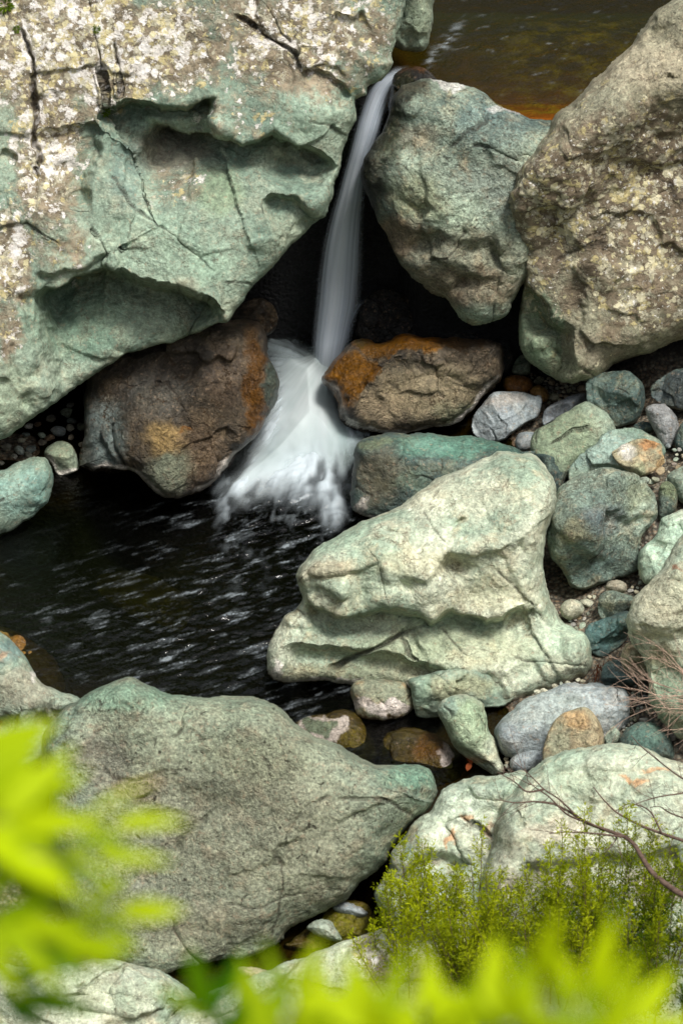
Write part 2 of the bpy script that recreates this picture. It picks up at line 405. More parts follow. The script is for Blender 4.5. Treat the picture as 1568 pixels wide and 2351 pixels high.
#ROCKS
# ---- the massive boulder on the left
rock('boulder', 'massive lichen-covered boulder with a green undercut face leaning over the left of the pool', 'boulder',
     [(-190, -150), (950, -150)]+Z(2, (440, -50), (425, 60), (402, 150), (385, 225), (378, 275), (345, 322), (292, 350), (278, 385), (235, 412), (240, 470), (228, 510), (205, 545), (190, 620), (168, 690), (150, 740), (138, 800), (108, 880), (50, 925), (0, 980))
     + Z(3, (1060, 95), (1010, 165), (962, 222), (930, 265), (880, 276), (800, 310), (740, 342), (640, 366), (540, 392), (460, 432), (400, 472), (340, 522), (280, 562), (200, 620), (130, 670), (60, 722), (20, 748), (-150, 765)) + [(-190, 900)],
     (545, 725, .93), 62, 'teal', Tf=.16, Tb=1.1, rad=95, step=2.6, warp=9, amp=.6, cracks=5,
     ops=[('ledge', Z(1, (395, 510), (430, 455), (520, 430), (620, 425), (660, 440), (760, 440), (840, 400), (890, 395)), .28, 110, 3),
          ('ledge', Z(1, (600, 480), (700, 520), (770, 540), (860, 545), (920, 560), (1000, 600), (1060, 570), (1120, 540), (1200, 580), (1300, 640), (1390, 690)), .26, 80, 3),
          ('ridge', Z(1, (620, 480), (720, 480), (830, 465), (920, 530)), .05, 25, 22),
          ('bump', *Zb(1, 640, 640, 190, 120), 0, -.10),
          ('bump', *Zb(1, 1280, 440, 130, 110), 20, .07),
          ('bump', *Zb(1, 1240, 800, 140, 55), 12, .07),
          ('bump', *Zb(1, 1160, 680, 100, 50), 10, -.09),
          ('ledge', Z(1, (1065, 830), (1130, 800), (1200, 820), (1290, 880), (1330, 890)), .12, 40, 4),
          ('ledge', Z(1, (1050, 640), (1075, 740), (1085, 830), (1080, 960), (1040, 1030)), -.05, 40, 25),
          ('ledge', Z(3, (130, 150), (230, 140), (330, 90), (440, 40), (470, 60), (540, 90), (640, 120), (760, 140), (860, 190), (930, 250)), .46, 230, 4),
          ('ledge', Z(1, (345, 860), (360, 700), (400, 600), (395, 510))[::-1], .12, 110, 8),
          ('ledge', Z(1, (130, 1110), (220, 1120), (330, 1100), (440, 1040), (455, 1075)), .07, 50, 4),
          ('ledge', Z(3, (70, 150), (110, 240), (130, 350), (160, 440), (150, 540))[::-1], .06, 70, 6),
          ('crack', Z(1, (370, 0), (385, 100), (410, 210), (425, 330), (440, 440)), .05, 3.2),
          ('crack', Z(1, (460, 170), (480, 260), (495, 390)), .025, 2.4),
          ('crack', Z(1, (80, 100), (140, 230), (140, 400), (150, 540), (165, 650), (140, 690), (155, 800), (140, 900)), .05, 3.5),
          ('ledge', Z(1, (135, 380), (150, 500), (165, 640))[::-1], .05, 45, 3),
          ('crack', Z(1, (970, 60), (1040, 110), (1120, 170), (1210, 220), (1235, 275)), .05, 3.),
          ('crack', Z(1, (1085, 10), (1130, 110), (1200, 170)), .02, 2.2),
          ('ledge', Z(1, (1235, 285), (1280, 300), (1340, 310), (1400, 350), (1445, 400)), .07, 25, 3),
          ('ledge', Z(1, (1235, 285), (1225, 200), (1240, 160)), -.03, 30, 3),
          ('ledge', Z(1, (1360, 70), (1420, 75), (1480, 45)), .05, 30, 3),
          ('crack', Z(1, (380, 930), (430, 1000), (440, 1040)), .015, 2.),
          ('crack', Z(1, (440, 700), (560, 850), (640, 920), (760, 990), (880, 1110)), .012, 2.),
          ('crack', Z(1, (560, 850), (520, 980)), .008, 1.8),
          ('ledge', Z(3, (60, 330), (40, 420), (40, 520)), -.05, 40, 8),
          ('bump', *Zb(3, 140, 480, 26, 40), 20, -.05), ('bump', *Zb(3, 120, 590, 30, 30), 20, -.05),
          ('ledge', Z(1, (0, 610), (40, 620), (70, 640)), .05, 30, 3),
          ('bump', *Zb(1, 200, 900, 80, 230), 0, .05)],
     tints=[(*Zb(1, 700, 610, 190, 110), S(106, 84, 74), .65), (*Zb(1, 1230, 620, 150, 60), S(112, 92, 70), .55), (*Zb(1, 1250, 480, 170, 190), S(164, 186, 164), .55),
            (*Zb(1, 640, 1000, 330, 160), S(150, 174, 152), .5), (*Zb(1, 900, 780, 120, 120), S(134, 150, 108), .4), (*Zb(1, 1180, 930, 90, 90), S(150, 160, 138), .6),
            (*Zb(1, 520, 700, 90, 160), S(98, 122, 116), .5), (*Zb(3, 300, 260, 260, 180), S(92, 130, 106), .4), (*Zb(3, 60, 600, 120, 160), S(150, 162, 132), .4),
            (*Zb(1, 860, 1080, 120, 90), S(154, 182, 158), .5), (*Zb(1, 690, 560, 200, 60), S(60, 58, 50), .5)],  # final entry darkens the hollow, painting shade under the overhanging lip
     lichens=[(150, 100, 260, 190, 1.), (330, 110, 230, 130, .95), (520, 120, 130, 100, .6), (110, 330, 100, 270, .85), (20, 600, 70, 130, .95), (20, 760, 45, 90, .5), (410, 425, 95, 60, .45), (690, 90, 270, 170, .72), (560, 270, 150, 60, .3), (500, 60, 300, 120, .6), (160, 560, 60, 120, .45), (740, 60, 150, 90, .25)])
rock('boulder', 'smaller green boulder wedged behind the massive left boulder at the edge of the upper pool', 'boulder',
     Z(2, (330, -120), (330, 150), (402, 196), (440, 212), (500, 215), (532, 190), (546, 120), (552, 0), (550, -120)),
     (945, 118, 1.60), 75, 'teal', Tf=.2, Tb=.5, rad=50, tints=[(965, 40, 40, 60, S(160, 170, 142), .6)],
     ops=[('ledge', Z(2, (400, 160), (450, 120), (490, 160), (540, 150)), .06, 30, 6)])
# ---- wedged boulder right of the fall
rock('boulder', 'rounded mottled green boulder wedged right of the waterfall below the upper pool', 'boulder',
     Z(2, (372, 395), (420, 345), (500, 330), (560, 332), (640, 340), (730, 370), (800, 412), (880, 450), (940, 480), (1040, 495), (1130, 560), (1120, 800), (1000, 1000), (930, 1130), (895, 1190)) +
     Z(4, (880, 165), (840, 235), (730, 272), (660, 245), (590, 170), (480, 90), (400, 10))+Z(2, (330, 900), (315, 850), (270, 790), (248, 730), (258, 650), (290, 590), (345, 500), (360, 440)),
     (1100, 735, .62), 66, 'mottle', Tf=.22, Tb=.55, rad=75, step=3, warp=9, amp=1.2,
     ops=[('ledge', Z(2, (320, 860), (400, 930), (450, 970), (560, 960), (660, 1000), (760, 1010), (900, 1010)), .09, 60, 10),
          ('bump', *Zb(2, 600, 1040, 60, 60), 0, .09), ('bump', *Zb(2, 520, 1000, 50, 40), 0, -.05), ('bump', *Zb(2, 660, 1150, 60, 40), 0, -.06), ('bump', *Zb(2, 740, 1080, 60, 50), 0, .05),
          ('ledge', Z(4, (500, 100), (600, 130), (700, 90), (850, 110)), .05, 50, 8),
          ('ridge', Z(2, (380, 640), (520, 680), (620, 800), (740, 960)), .05, 60, 90), ('ridge', Z(2, (430, 440), (560, 480), (700, 560), (900, 620)), .04, 70, 50),
          ('crack', Z(2, (700, 590), (800, 610), (900, 650)), .02, 2.5), ('bump', *Zb(2, 500, 800, 120, 120), 0, .05)],
     tints=[(*Zb(2, 800, 520, 200, 130), S(104, 128, 126), .55), (*Zb(2, 800, 760, 190, 140), S(152, 162, 150), .55), (*Zb(2, 640, 860, 150, 120), S(176, 194, 168), .5), (*Zb(2, 480, 800, 120, 120), S(160, 160, 118), .5),
            (*Zb(2, 480, 560, 90, 60), S(112, 92, 72), .5), (*Zb(2, 350, 520, 100, 150), S(44, 48, 20), .9, .5, .6), (*Zb(2, 270, 740, 90, 190), S(34, 32, 28), .9, .5, .7), (*Zb(2, 640, 1060, 360, 150), S(138, 118, 92), .45), (*Zb(2, 420, 390, 120, 50), S(36, 36, 24), .8, .5, .6),
            (*Zb(2, 400, 960, 120, 90), S(150, 118, 88), .6), (*Zb(2, 700, 1180, 300, 90), S(126, 104, 80), .7), (*Zb(2, 640, 345, 180, 14), S(230, 226, 220), .8, .7), (*Zb(2, 860, 450, 90, 22), S(230, 226, 220), .7, .7)])
rock('rock', 'dark mossy wet rock at the lip between the waterfall and the mottled wedged boulder', 'rock',
     Z(2, (368, 430), (376, 360), (392, 310), (430, 280), (490, 268), (540, 300), (575, 338), (520, 370), (440, 400), (400, 470), (375, 480)), (920, 235, 1.50), 58, 'black', Tf=.10, Tb=.25, rad=24, step=2., wet=.5, amp=1.6, tints=[(920, 190, 40, 30, S(50, 58, 18), .7), (960, 160, 40, 14, S(110, 66, 14), .7)])
# ---- big right boulder
rock('boulder', 'big lichen-speckled boulder with a sloping flat top filling the upper right', 'boulder',
     [(1760, -180), (1640, -60)]+Z(2, (1500, 10), (1440, 70), (1370, 160), (1290, 240), (1220, 310), (1140, 390), (1060, 470), (1000, 550), (930, 640), (880, 700), (848, 800), (856, 900), (880, 1040)) +
     Z(4, (905, 90), (915, 160), (898, 330), (915, 400), (960, 455), (1030, 500), (1090, 515), (1190, 500), (1260, 460), (1340, 415), (1480, 378), (1568, 340)) + [(1680, 740), (1760, 700)],
     (1300, 872, .36), 66, 'lichen', Tf=.22, Tb=.9, rad=60, step=3, warp=8, amp=1.0,
     ops=[('ledge', Z(2, (870, 700), (1000, 620), (1160, 555), (1240, 500), (1340, 470), (1450, 400), (1600, 270)), -.16, 220, 200), ('ridge', Z(2, (860, 790), (960, 700), (1170, 560), (1250, 510), (1400, 420), (1600, 300)), .26, 260, 140),
          ('ledge', Z(4, (920, 110), (985, 180), (1020, 270), (1090, 310), (1100, 420), (1140, 480)), .24, 100, 5),
          ('ledge', Z(2, (1090, 780), (1060, 850), (1040, 900)), .05, 40, 3), ('ledge', Z(2, (1260, 650), (1380, 665), (1460, 680), (1600, 640)), .06, 40, 4),
          ('ledge', Z(2, (1460, 330), (1520, 320), (1600, 340)), .05, 40, 4), ('ledge', Z(2, (900, 860), (880, 790), (930, 720)), -.04, 30, 5),
          ('bump', *Zb(4, 980, 280, 40, 70), 0, -.07), ('bump', *Zb(4, 980, 350, 50, 40), 0, .07), ('crack', Z(4, (1050, 380), (1070, 420), (1060, 470)), .04, 4)],
     tints=[(*Zb(2, 1400, 250, 380, 110), S(176, 166, 140), .75), (*Zb(2, 1080, 500, 120, 90), S(164, 160, 134), .6), (*Zb(4, 990, 320, 100, 220), S(124, 142, 116), .95, .75), (*Zb(4, 1080, 460, 80, 70), S(140, 148, 120), .8),
            (*Zb(4, 1250, 380, 160, 90), S(116, 104, 88), .6), (*Zb(2, 1400, 720, 200, 60), S(92, 72, 54), .5)],
     lichens=[(1450, 420, 320, 210, .80), (1330, 560, 210, 220, .66), (1480, 640, 220, 150, .66), (1240, 480, 90, 190, .75), (1380, 800, 150, 80, .25), (1430, 180, 160, 120, .22)])
# ---- inside the cave
rock('rock', 'wet black rock in the dark cave right of the waterfall', 'rock',
     Z(4, (235, 240), (270, 160), (320, 125), (390, 135), (470, 180), (560, 260), (640, 320), (640, 380), (430, 380), (280, 375), (235, 330)), (830, 795, .12), 60, 'black', Tf=.15, Tb=.35, rad=40, step=2.5, wet=.7, facets=4)
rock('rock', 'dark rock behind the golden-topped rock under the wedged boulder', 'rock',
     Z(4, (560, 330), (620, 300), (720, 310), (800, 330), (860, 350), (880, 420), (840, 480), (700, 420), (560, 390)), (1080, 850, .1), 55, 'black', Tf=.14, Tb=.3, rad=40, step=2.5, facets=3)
rock('rock', 'small brown rock tucked between the massive left boulder and the waterfall', 'rock',
     Z(3, (930, 270), (960, 215), (1010, 180), (1060, 168), (1115, 195), (1140, 250), (1120, 310), (1050, 340), (960, 320)), (600, 770, .18), 58, 'brown', Tf=.14, Tb=.3, rad=30, step=2.5, facets=3, wet=.7)
# ---- brown rock under the overhang
rock('rock', 'brown cracked rock under the left overhang with its pale foot in the pool', 'rock',
     Z(3, (328, 850), (345, 780), (352, 680), (345, 570), (380, 440), (560, 350), (720, 290), (850, 262), (930, 258), (1000, 262), (1060, 280), (1088, 330), (1092, 390), (1122, 450), (1132, 510), (1112, 590), (1082, 650), (1042, 730), (982, 790), (932, 850), (890, 910), (830, 950), (760, 980), (690, 996), (640, 970), (590, 920), (560, 890), (500, 882), (380, 882), (340, 868)),
     (385, 1145, -.03), 44, 'brown', Tf=.2, Tb=.5, rad=60, step=2.6, wl=0., warp=8, amp=1.1, wet=.3,
     ops=[('ridge', Z(3, (930, 265), (1000, 380), (1060, 470), (1040, 620), (960, 760)), .06, 120, 60), ('ridge', Z(3, (840, 400), (800, 560), (640, 720), (600, 880)), .09, 110, 150),
          ('crack', Z(3, (470, 700), (480, 790), (520, 870)), .05, 6), ('bump', *Zb(3, 460, 700, 50, 160), 5, -.06), ('bump', *Zb(3, 760, 480, 40, 100), 15, -.07),
          ('bump', *Zb(3, 760, 700, 35, 12), 5, -.010), ('crack', Z(3, (830, 700), (850, 760), (900, 860)), .015, 2.5), ('crack', Z(3, (680, 500), (760, 640), (780, 700)), .012, 2.5)],
     tints=[(*Zb(3, 420, 740, 120, 190), S(116, 134, 132), .7), (*Zb(3, 640, 560, 150, 130), S(112, 112, 104), .5), (*Zb(3, 690, 880, 110, 120), S(150, 160, 136), .75), (*Zb(3, 680, 740, 90, 70), S(190, 160, 104), .8),
            (*Zb(3, 820, 800, 110, 170), S(116, 94, 70), .5), (*Zb(3, 1030, 560, 45, 280), S(112, 74, 18), .9, .6, .7), (*Zb(3, 1100, 560, 30, 160), S(84, 106, 96), .8, .5, .5), (*Zb(3, 920, 480, 90, 160), S(92, 76, 60), .6), (*Zb(3, 620, 420, 260, 120), S(66, 60, 54), .7), (*Zb(3, 762, 700, 32, 12), S(116, 74, 16), .9)])
rock('rock', 'rounded blue-green rock at the left edge of the pool', 'rock',
     Z(3, (-120, 890), (0, 870), (60, 850), (140, 822), (188, 826), (217, 872), (226, 930), (210, 1000), (160, 1050), (100, 1090), (40, 1125), (0, 1146), (-120, 1190)), (40, 1215, -.03), 50, 'teal', Tf=.18, Tb=.3, rad=60, step=2.5,
     tints=[(50, 1130, 90, 70, S(118, 158, 150), .6)], ops=[('bump', 60, 1170, 18, 30, 30, -.03), ('ridge', [(-20, 1130), (60, 1110), (110, 1070)], .04, 40, 60)], amp=.7)
rock('stone', 'green angular stone between the blue-green rock and the brown cracked rock', 'stone',
     Z(3, (178, 812), (190, 780), (240, 752), (282, 765), (312, 800), (328, 850), (322, 878), (240, 900), (212, 860)), (150, 1090, -.01), 52, 'teal', Tf=.1, Tb=.15, rad=24, step=2., facets=4, wl=0., tints=[(140, 1040, 40, 40, S(104, 116, 88), .6)])
# ---- mid rocks
rock('rock', 'golden-brown topped rock standing in the white water right of the waterfall foot', 'rock',
     Z(4, (100, 500), (140, 440), (190, 380), (260, 340), (340, 345), (430, 320), (520, 330), (590, 342), (640, 335), (700, 347), (790, 345), (826, 370), (832, 440), (825, 490), (790, 520), (740, 570), (700, 620), (640, 670), (560, 692), (480, 712), (380, 722), (270, 712), (200, 682), (180, 640), (150, 560), (112, 522)),
     (880, 992, .0), 50, 'brown', Tf=.2, Tb=.35, rad=45, step=2.5, wl=0., warp=8, amp=1.5,
     ops=[('ridge', Z(4, (200, 640), (290, 520), (390, 400), (600, 380), (780, 370)), .11, 70, 60), ('ledge', Z(4, (540, 470), (620, 480), (700, 520), (760, 500)), .04, 40, 5), ('ledge', Z(4, (420, 690), (560, 640), (640, 610), (720, 560)), .05, 40, 8),
          ('bump', *Zb(4, 640, 480, 60, 50), 0, .04), ('ledge', Z(4, (360, 530), (480, 570), (560, 560)), .03, 40, 8)],
     tints=[(*Zb(4, 560, 560, 290, 140), S(142, 130, 102), .8), (*Zb(4, 330, 620, 110, 110), S(176, 158, 126), .6), (*Zb(4, 660, 620, 120, 60), S(110, 122, 96), .6),
            (*Zb(4, 230, 450, 120, 70), GOLD, .95, .75, .75), (*Zb(4, 170, 540, 80, 90), GOLD, .95, .75, .75), (*Zb(4, 430, 355, 240, 34), GOLD, .9, .7, .7), (*Zb(4, 660, 355, 120, 24), S(104, 76, 40), .8, .6, .4), (*Zb(4, 250, 345, 50, 20), S(70, 74, 30), .6), (*Zb(4, 480, 340, 120, 20), S(140, 88, 12), .7, .6, .7)])
rock('rock', 'flat-topped brown and green rock at the pool edge behind the big pale rock', 'rock',
     Z(4, (212, 1020), (208, 950), (225, 860), (225, 790), (262, 752), (330, 735), (420, 722), (500, 722), (600, 735), (740, 745), (840, 768), (930, 810), (960, 900), (900, 1010), (700, 1090), (500, 1110), (340, 1085), (280, 1072), (225, 1055)),
     (860, 1192, -.02), 50, 'dark', Tf=.16, Tb=.35, rad=40, step=2.6, wl=0., warp=6, amp=.7,
     ops=[('ridge', Z(4, (230, 800), (330, 800), (480, 830), (650, 860), (900, 880)), .10, 60, 130), ('bump', *Zb(4, 300, 930, 60, 90), 0, -.03)],
     tints=[(*Zb(4, 640, 780, 300, 50), S(98, 142, 122), .75), (*Zb(4, 330, 900, 130, 130), S(104, 92, 70), .7), (*Zb(4, 300, 770, 100, 25), S(128, 138, 104), .6), (*Zb(4, 480, 920, 90, 60), S(108, 126, 104), .5), (*Zb(4, 260, 1010, 30, 36), S(214, 204, 192), .8, .5), (*Zb(4, 300, 1062, 60, 14), S(214, 204, 192), .7, .5)])
rock('rock', 'dark teal rock wedged behind the top of the big pale rock', 'rock',
     Z(4, (900, 800), (1000, 803), (1060, 815), (1088, 860), (1092, 915), (1070, 980), (1000, 990), (930, 900)), (1280, 1130, .1), 60, 'dark', Tf=.12, Tb=.2, rad=30, step=2.5, facets=3)
rock('rock', 'big pale green rock with stepped ledges in the middle of the picture', 'rock',
     Z(6, (890, -243), (960, -232), (1010, -190), (1040, -130), (1050, -70), (1040, 0), (1010, 70), (1000, 170), (996, 240), (1010, 310), (1040, 380), (1080, 440), (1130, 480), (1172, 500), (1195, 560), (1200, 620), (1175, 665), (1130, 690), (1060, 720), (960, 755), (870, 780), (800, 800), (600, 800), (440, 730), (240, 715), (110, 700), (-100, 690), (-135, 590), (-110, 500), (-60, 420), (10, 350), (-20, 270), (20, 200), (60, 150), (130, 110), (240, 50), (400, -20), (470, -60), (560, -140), (660, -180), (760, -225), (830, -250)),
     (800, 1580, .0), 44, 'pale', Tf=.24, Tb=.55, rad=45, step=2.6, wl=0., warp=7, amp=.5,
     ops=[('ledge', Z(6, (-10, 330), (60, 380), (160, 425), (260, 415), (340, 390), (420, 395), (500, 410), (540, 440), (620, 400), (680, 425), (780, 450), (840, 440), (910, 390), (985, 360)), .20, 80, 4),
          ('ridge', Z(6, (20, 250), (130, 250), (250, 225), (350, 185), (420, 235), (520, 265), (600, 170), (700, 145), (830, 140), (960, 60), (1020, -20)), .19, 220, 130),
          ('ledge', Z(6, (345, 190), (370, 260), (430, 330), (470, 390)), -.05, 60, 10), ('bump', *Zb(6, 420, 300, 50, 40), 0, -.06), ('bump', *Zb(6, 520, 320, 90, 60), 0, .05), ('bump', *Zb(6, 640, 215, 80, 25), 10, -.06), ('bump', *Zb(6, 820, 400, 70, 40), -10, .05),
          ('bump', *Zb(6, 700, 330, 60, 50), -30, -.035), ('bump', *Zb(6, 340, 350, 50, 30), 0, .04), ('bump', *Zb(6, 160, 320, 80, 50), 20, .04), ('ledge', Z(6, (60, 290), (130, 310), (200, 370)), .04, 40, 5),
          ('ledge', Z(6, (15, 262), (130, 262), (250, 238), (345, 195)), .06, 60, 5), ('ledge', Z(6, (420, 248), (520, 285), (600, 190), (690, 165), (830, 160), (950, 90)), .06, 70, 5), ('bump', *Zb(6, 620, 250, 60, 30), 20, -.05), ('bump', *Zb(6, 250, 330, 40, 60), 20, -.04),
          ('crack', Z(6, (120, 640), (200, 600), (300, 560), (430, 490), (540, 440)), .045, 4), ('ledge', Z(6, (-100, 560), (60, 570), (180, 575), (260, 590), (360, 595), (500, 640), (640, 665), (760, 680), (860, 665)), .16, 80, 10),
          ('ledge', Z(6, (820, 690), (900, 640), (970, 600)), .04, 40, 6), ('bump', *Zb(6, 1030, 470, 60, 100), -20, -.07), ('bump', *Zb(6, 1130, 560, 60, 60), 0, .05), ('crack', Z(6, (420, 500), (450, 580), (480, 610)), .02, 3), ('ledge', Z(6, (660, 545), (560, 520), (480, 560)), -.02, 40, 8),
          ('bump', *Zb(6, 660, 40, 24, 8), -15, -.04), ('bump', *Zb(6, 380, 80, 40, 14), 15, -.03), ('bump', *Zb(6, 280, 90, 50, 14), -35, -.02), ('crack', Z(6, (500, 0), (560, 80), (600, 130)), .008, 1.6), ('bump', *Zb(6, 60, 470, 50, 40), 0, .04),
          ('ledge', Z(6, (670, 428), (740, 455), (830, 455)), .03, 25, 4)],
     tints=[(*Zb(6, 500, 200, 250, 60), S(178, 168, 134), .5), (*Zb(6, 600, 560, 480, 90), S(168, 172, 138), .55), (*Zb(6, 800, 330, 180, 90), S(182, 176, 144), .5), (*Zb(6, 130, 240, 130, 50), S(160, 136, 108), .55), (*Zb(6, 1090, 500, 110, 90), S(186, 208, 182), .6), (*Zb(6, 150, 120, 160, 60), S(176, 202, 176), .5),
            (*Zb(6, 200, 660, 420, 50), S(120, 118, 88), .6), (*Zb(6, -95, 640, 26, 50), S(232, 224, 214), .9, .7), (*Zb(6, 700, -60, 300, 90), S(212, 212, 184), .5), (*Zb(6, 90, 695, 200, 6), S(226, 218, 208), .9, .6)])
rock('rock', 'low green slab sticking out from under the front of the big pale rock', 'rock',
     Z(6, (440, 690), (480, 672), (545, 658), (640, 640), (800, 640), (880, 720), (860, 775), (760, 800), (620, 815), (565, 832), (490, 840), (468, 800), (458, 745)), (960, 1645, -.01), 50, 'teal', Tf=.16, Tb=.3, rad=26, step=2.2, facets=2,
     tints=[(*Zb(6, 650, 720, 170, 60), S(160, 160, 126), .8), (*Zb(6, 500, 740, 50, 90), S(126, 150, 128), .6)], ops=[('bump', *Zb(6, 530, 710, 20, 12), 20, -.03), ('ledge', Z(6, (560, 700), (600, 750), (570, 830)), -.03, 30, 5)])
rock('stone', 'small stone with a white water-stained band in front of the big pale rock', 'stone',
     Z(6, (210, 722), (235, 690), (300, 680), (380, 688), (440, 700), (468, 770), (472, 800), (400, 850), (300, 850), (245, 830), (225, 775)), (870, 1650, -.04), 52, 'rust', Tf=.12, Tb=.2, rad=30, step=2.,
     tints=[(*Zb(6, 340, 725, 140, 40), S(134, 140, 118), .9, .8), (*Zb(6, 370, 800, 110, 36), S(216, 204, 196), .95, .8), (*Zb(6, 260, 780, 50, 30), S(216, 204, 196), .9, .7), (*Zb(6, 330, 850, 180, 16), S(84, 56, 22), .9, .7, .8)], ops=[('crack', Z(6, (310, 700), (320, 750), (360, 790)), .02, 2.)])
# ---- front rocks
rock('boulder', 'broad speckled grey-green boulder at the lower left in front of the pool', 'boulder',
     Z(5, (175, 940), (185, 895), (215, 850), (270, 800), (330, 765), (400, 720), (460, 690), (520, 668), (560, 675), (610, 705), (680, 735), (760, 750), (860, 757), (950, 748), (1020, 752), (1090, 765), (1130, 785), (1180, 830), (1220, 870), (1280, 910), (1360, 940), (1440, 980))+Z(6, (260, 1010), (350, 1025), (440, 1025), (505, 1032), (545, 1062), (564, 1120))+Z(8, (562, 280), (530, 340), (480, 385), (430, 440), (380, 500), (350, 570), (290, 612), (250, 645), (215, 690), (150, 740), (80, 780), (0, 812))+Z(7, (1180, 840), (1110, 905), (1050, 940), (980, 968), (920, 962), (860, 985), (760, 1020), (650, 1040), (500, 1010), (380, 930), (280, 800), (215, 640), (190, 480), (200, 300), (170, 120)),
     (560, 2215, -.05), 50, 'speckle', Tf=.22, Tb=.7, rad=70, step=3, warp=7, amp=.5,
     ops=[('ridge', Z(5, (200, 900), (340, 810), (520, 760), (760, 830), (1000, 850), (1200, 960), (1500, 1080)), .14, 120, 320), ('bump', *Zb(5, 540, 720, 130, 60), 0, .03), ('ledge', Z(7, (720, 470), (800, 400), (830, 380), (760, 330)), .02, 30, 6), ('bump', *Zb(7, 900, 330, 160, 60), 10, -.025), ('bump', *Zb(7, 440, 150, 110, 130), 40, -.03),
          ('ledge', Z(7, (500, 880), (700, 850), (900, 860), (1100, 830), (1250, 700), (1400, 600)), .06, 80, 30), ('bump', *Zb(7, 730, 490, 14, 25), 10, -.04), ('ledge', Z(8, (270, 640), (200, 640), (120, 700)), .03, 30, 6)],
     tints=[(*Zb(7, 900, 480, 720, 420), S(132, 126, 106), .5), (*Zb(5, 520, 760, 260, 70), S(118, 154, 130), .6), (*Zb(5, 900, 800, 300, 50), S(134, 148, 124), .5), (*Zb(5, 1050, 1000, 260, 130), S(132, 134, 108), .5), (*Zb(6, 450, 1080, 130, 60), S(100, 140, 118), .7), (*Zb(5, 420, 1000, 140, 130), S(112, 106, 98), .6), (*Zb(5, 560, 1120, 130, 60), S(140, 110, 92), .5), (*Zb(7, 1200, 580, 300, 110), S(140, 144, 122), .4), (*Zb(7, 800, 830, 360, 130), S(132, 124, 104), .45), (*Zb(7, 480, 760, 160, 160), S(120, 116, 108), .5)])
rock('rock', 'smooth hollowed grey-green rock at the left edge below the pool', 'rock',
     Z(5, (-120, 400), (0, 480), (35, 502), (72, 552), (112, 602), (137, 642), (155, 685), (220, 725), (290, 745), (335, 765), (300, 830), (230, 900), (200, 1000), (100, 1040), (-120, 1060)), (60, 1700, .28), 48, 'teal', Tf=.16, Tb=.5, rad=50, step=2.6, amp=.8,
     ops=[('bump', *Zb(5, 180, 850, 70, 50), -30, -.07), ('bump', *Zb(5, 30, 870, 40, 40), 0, -.06), ('ridge', Z(5, (0, 540), (60, 650), (140, 720), (260, 760)), .05, 40, 90), ('bump', *Zb(5, 10, 880, 16, 20), 0, -.04)],
     tints=[(*Zb(5, 100, 720, 160, 90), S(152, 140, 120), .6), (*Zb(5, 190, 830, 70, 40), S(100, 82, 70), .6), (*Zb(5, 6, 878, 18, 22), S(150, 70, 44), .9, .6), (*Zb(5, 30, 570, 60, 60), S(84, 108, 112), .5), (*Zb(5, 145, 665, 14, 30), S(224, 216, 208), .8, .6), (*Zb(5, 10, 590, 20, 20), S(170, 120, 80), .6)])
rock('rock', 'rounded algae-brown rock with a white ring on its dry top, in the narrow channel', 'rock',
     Z(5, (1190, 880), (1222, 850), (1255, 832), (1310, 828), (1370, 812), (1430, 812), (1480, 850), (1520, 920), (1545, 1000), (1480, 1050), (1350, 1020), (1250, 960)), (780, 1745, -.12), 40, 'moss', Tf=.14, Tb=.2, rad=40, step=2., wet=.8,
     tints=[(*Zb(5, 1320, 880, 120, 58), S(228, 220, 212), 1., .9), (*Zb(5, 1310, 872, 86, 36), S(140, 158, 134), 1., .8), (*Zb(5, 1460, 930, 60, 60), S(110, 100, 24), .6)], ops=[('bump', *Zb(5, 1350, 870, 50, 25), 0, -.035), ('crack', Z(5, (1350, 890), (1390, 890), (1420, 870)), .01, 1.5)])
rock('rock', 'sunken mossy rock with a white dry patch in the narrow channel', 'rock',
     Z(6, (325, 1000), (345, 920), (420, 880), (500, 885), (570, 905), (640, 960), (690, 1020), (740, 1060), (720, 1120), (600, 1160), (420, 1140), (345, 1080)), (960, 1790, -.12), 34, 'moss', Tf=.11, Tb=.2, rad=50, step=2., wet=.8,
     tints=[(*Zb(6, 590, 1000, 36, 54), S(234, 226, 220), 1., .8), (*Zb(6, 520, 960, 80, 60), S(120, 76, 26), .6), (*Zb(6, 420, 930, 70, 40), S(60, 56, 20), .7)], ops=[('bump', *Zb(6, 590, 1000, 50, 60), 0, .05)])
rock('stone', 'smooth upright oval green stone leaning by the narrow channel', 'stone',
     Z(6, (565, 805), (580, 770), (620, 748), (680, 748), (730, 770), (760, 810), (776, 860), (792, 920), (812, 980), (838, 1058), (792, 1074), (740, 1042), (680, 1002), (630, 960), (600, 900), (580, 850)), (1140, 1775, .0), 54, 'pale', Tf=.13, Tb=.18, rad=45, step=2., amp=.6,
     tints=[(*Zb(6, 690, 880, 130, 150), S(150, 170, 134), .8), (*Zb(6, 610, 800, 40, 60), S(118, 146, 134), .6), (*Zb(6, 700, 1010, 120, 22), S(190, 168, 130), .6)], ops=[('ledge', Z(6, (620, 930), (680, 980), (740, 1010), (820, 1040)), .04, 30, 4), ('crack', Z(6, (730, 820), (760, 870), (750, 920)), .01, 1.6)])
rock('rock', 'grey speckled slab right of the upright oval stone', 'rock',
     Z(6, (798, 892), (830, 840), (900, 780), (960, 740), (1050, 705), (1140, 690), (1220, 695), (1295, 710), (1335, 740), (1348, 790), (1342, 850), (1310, 900), (1200, 980), (1000, 1020), (860, 1004), (815, 970)), (1120, 1725, .06), 40, 'slate', Tf=.14, Tb=.25, rad=40, step=2.2, amp=.8,
     tints=[(*Zb(6, 1000, 800, 260, 100), S(160, 172, 160), .5)], ops=[('ridge', Z(6, (830, 920), (960, 870), (1200, 820), (1330, 800)), .05, 70, 50)])
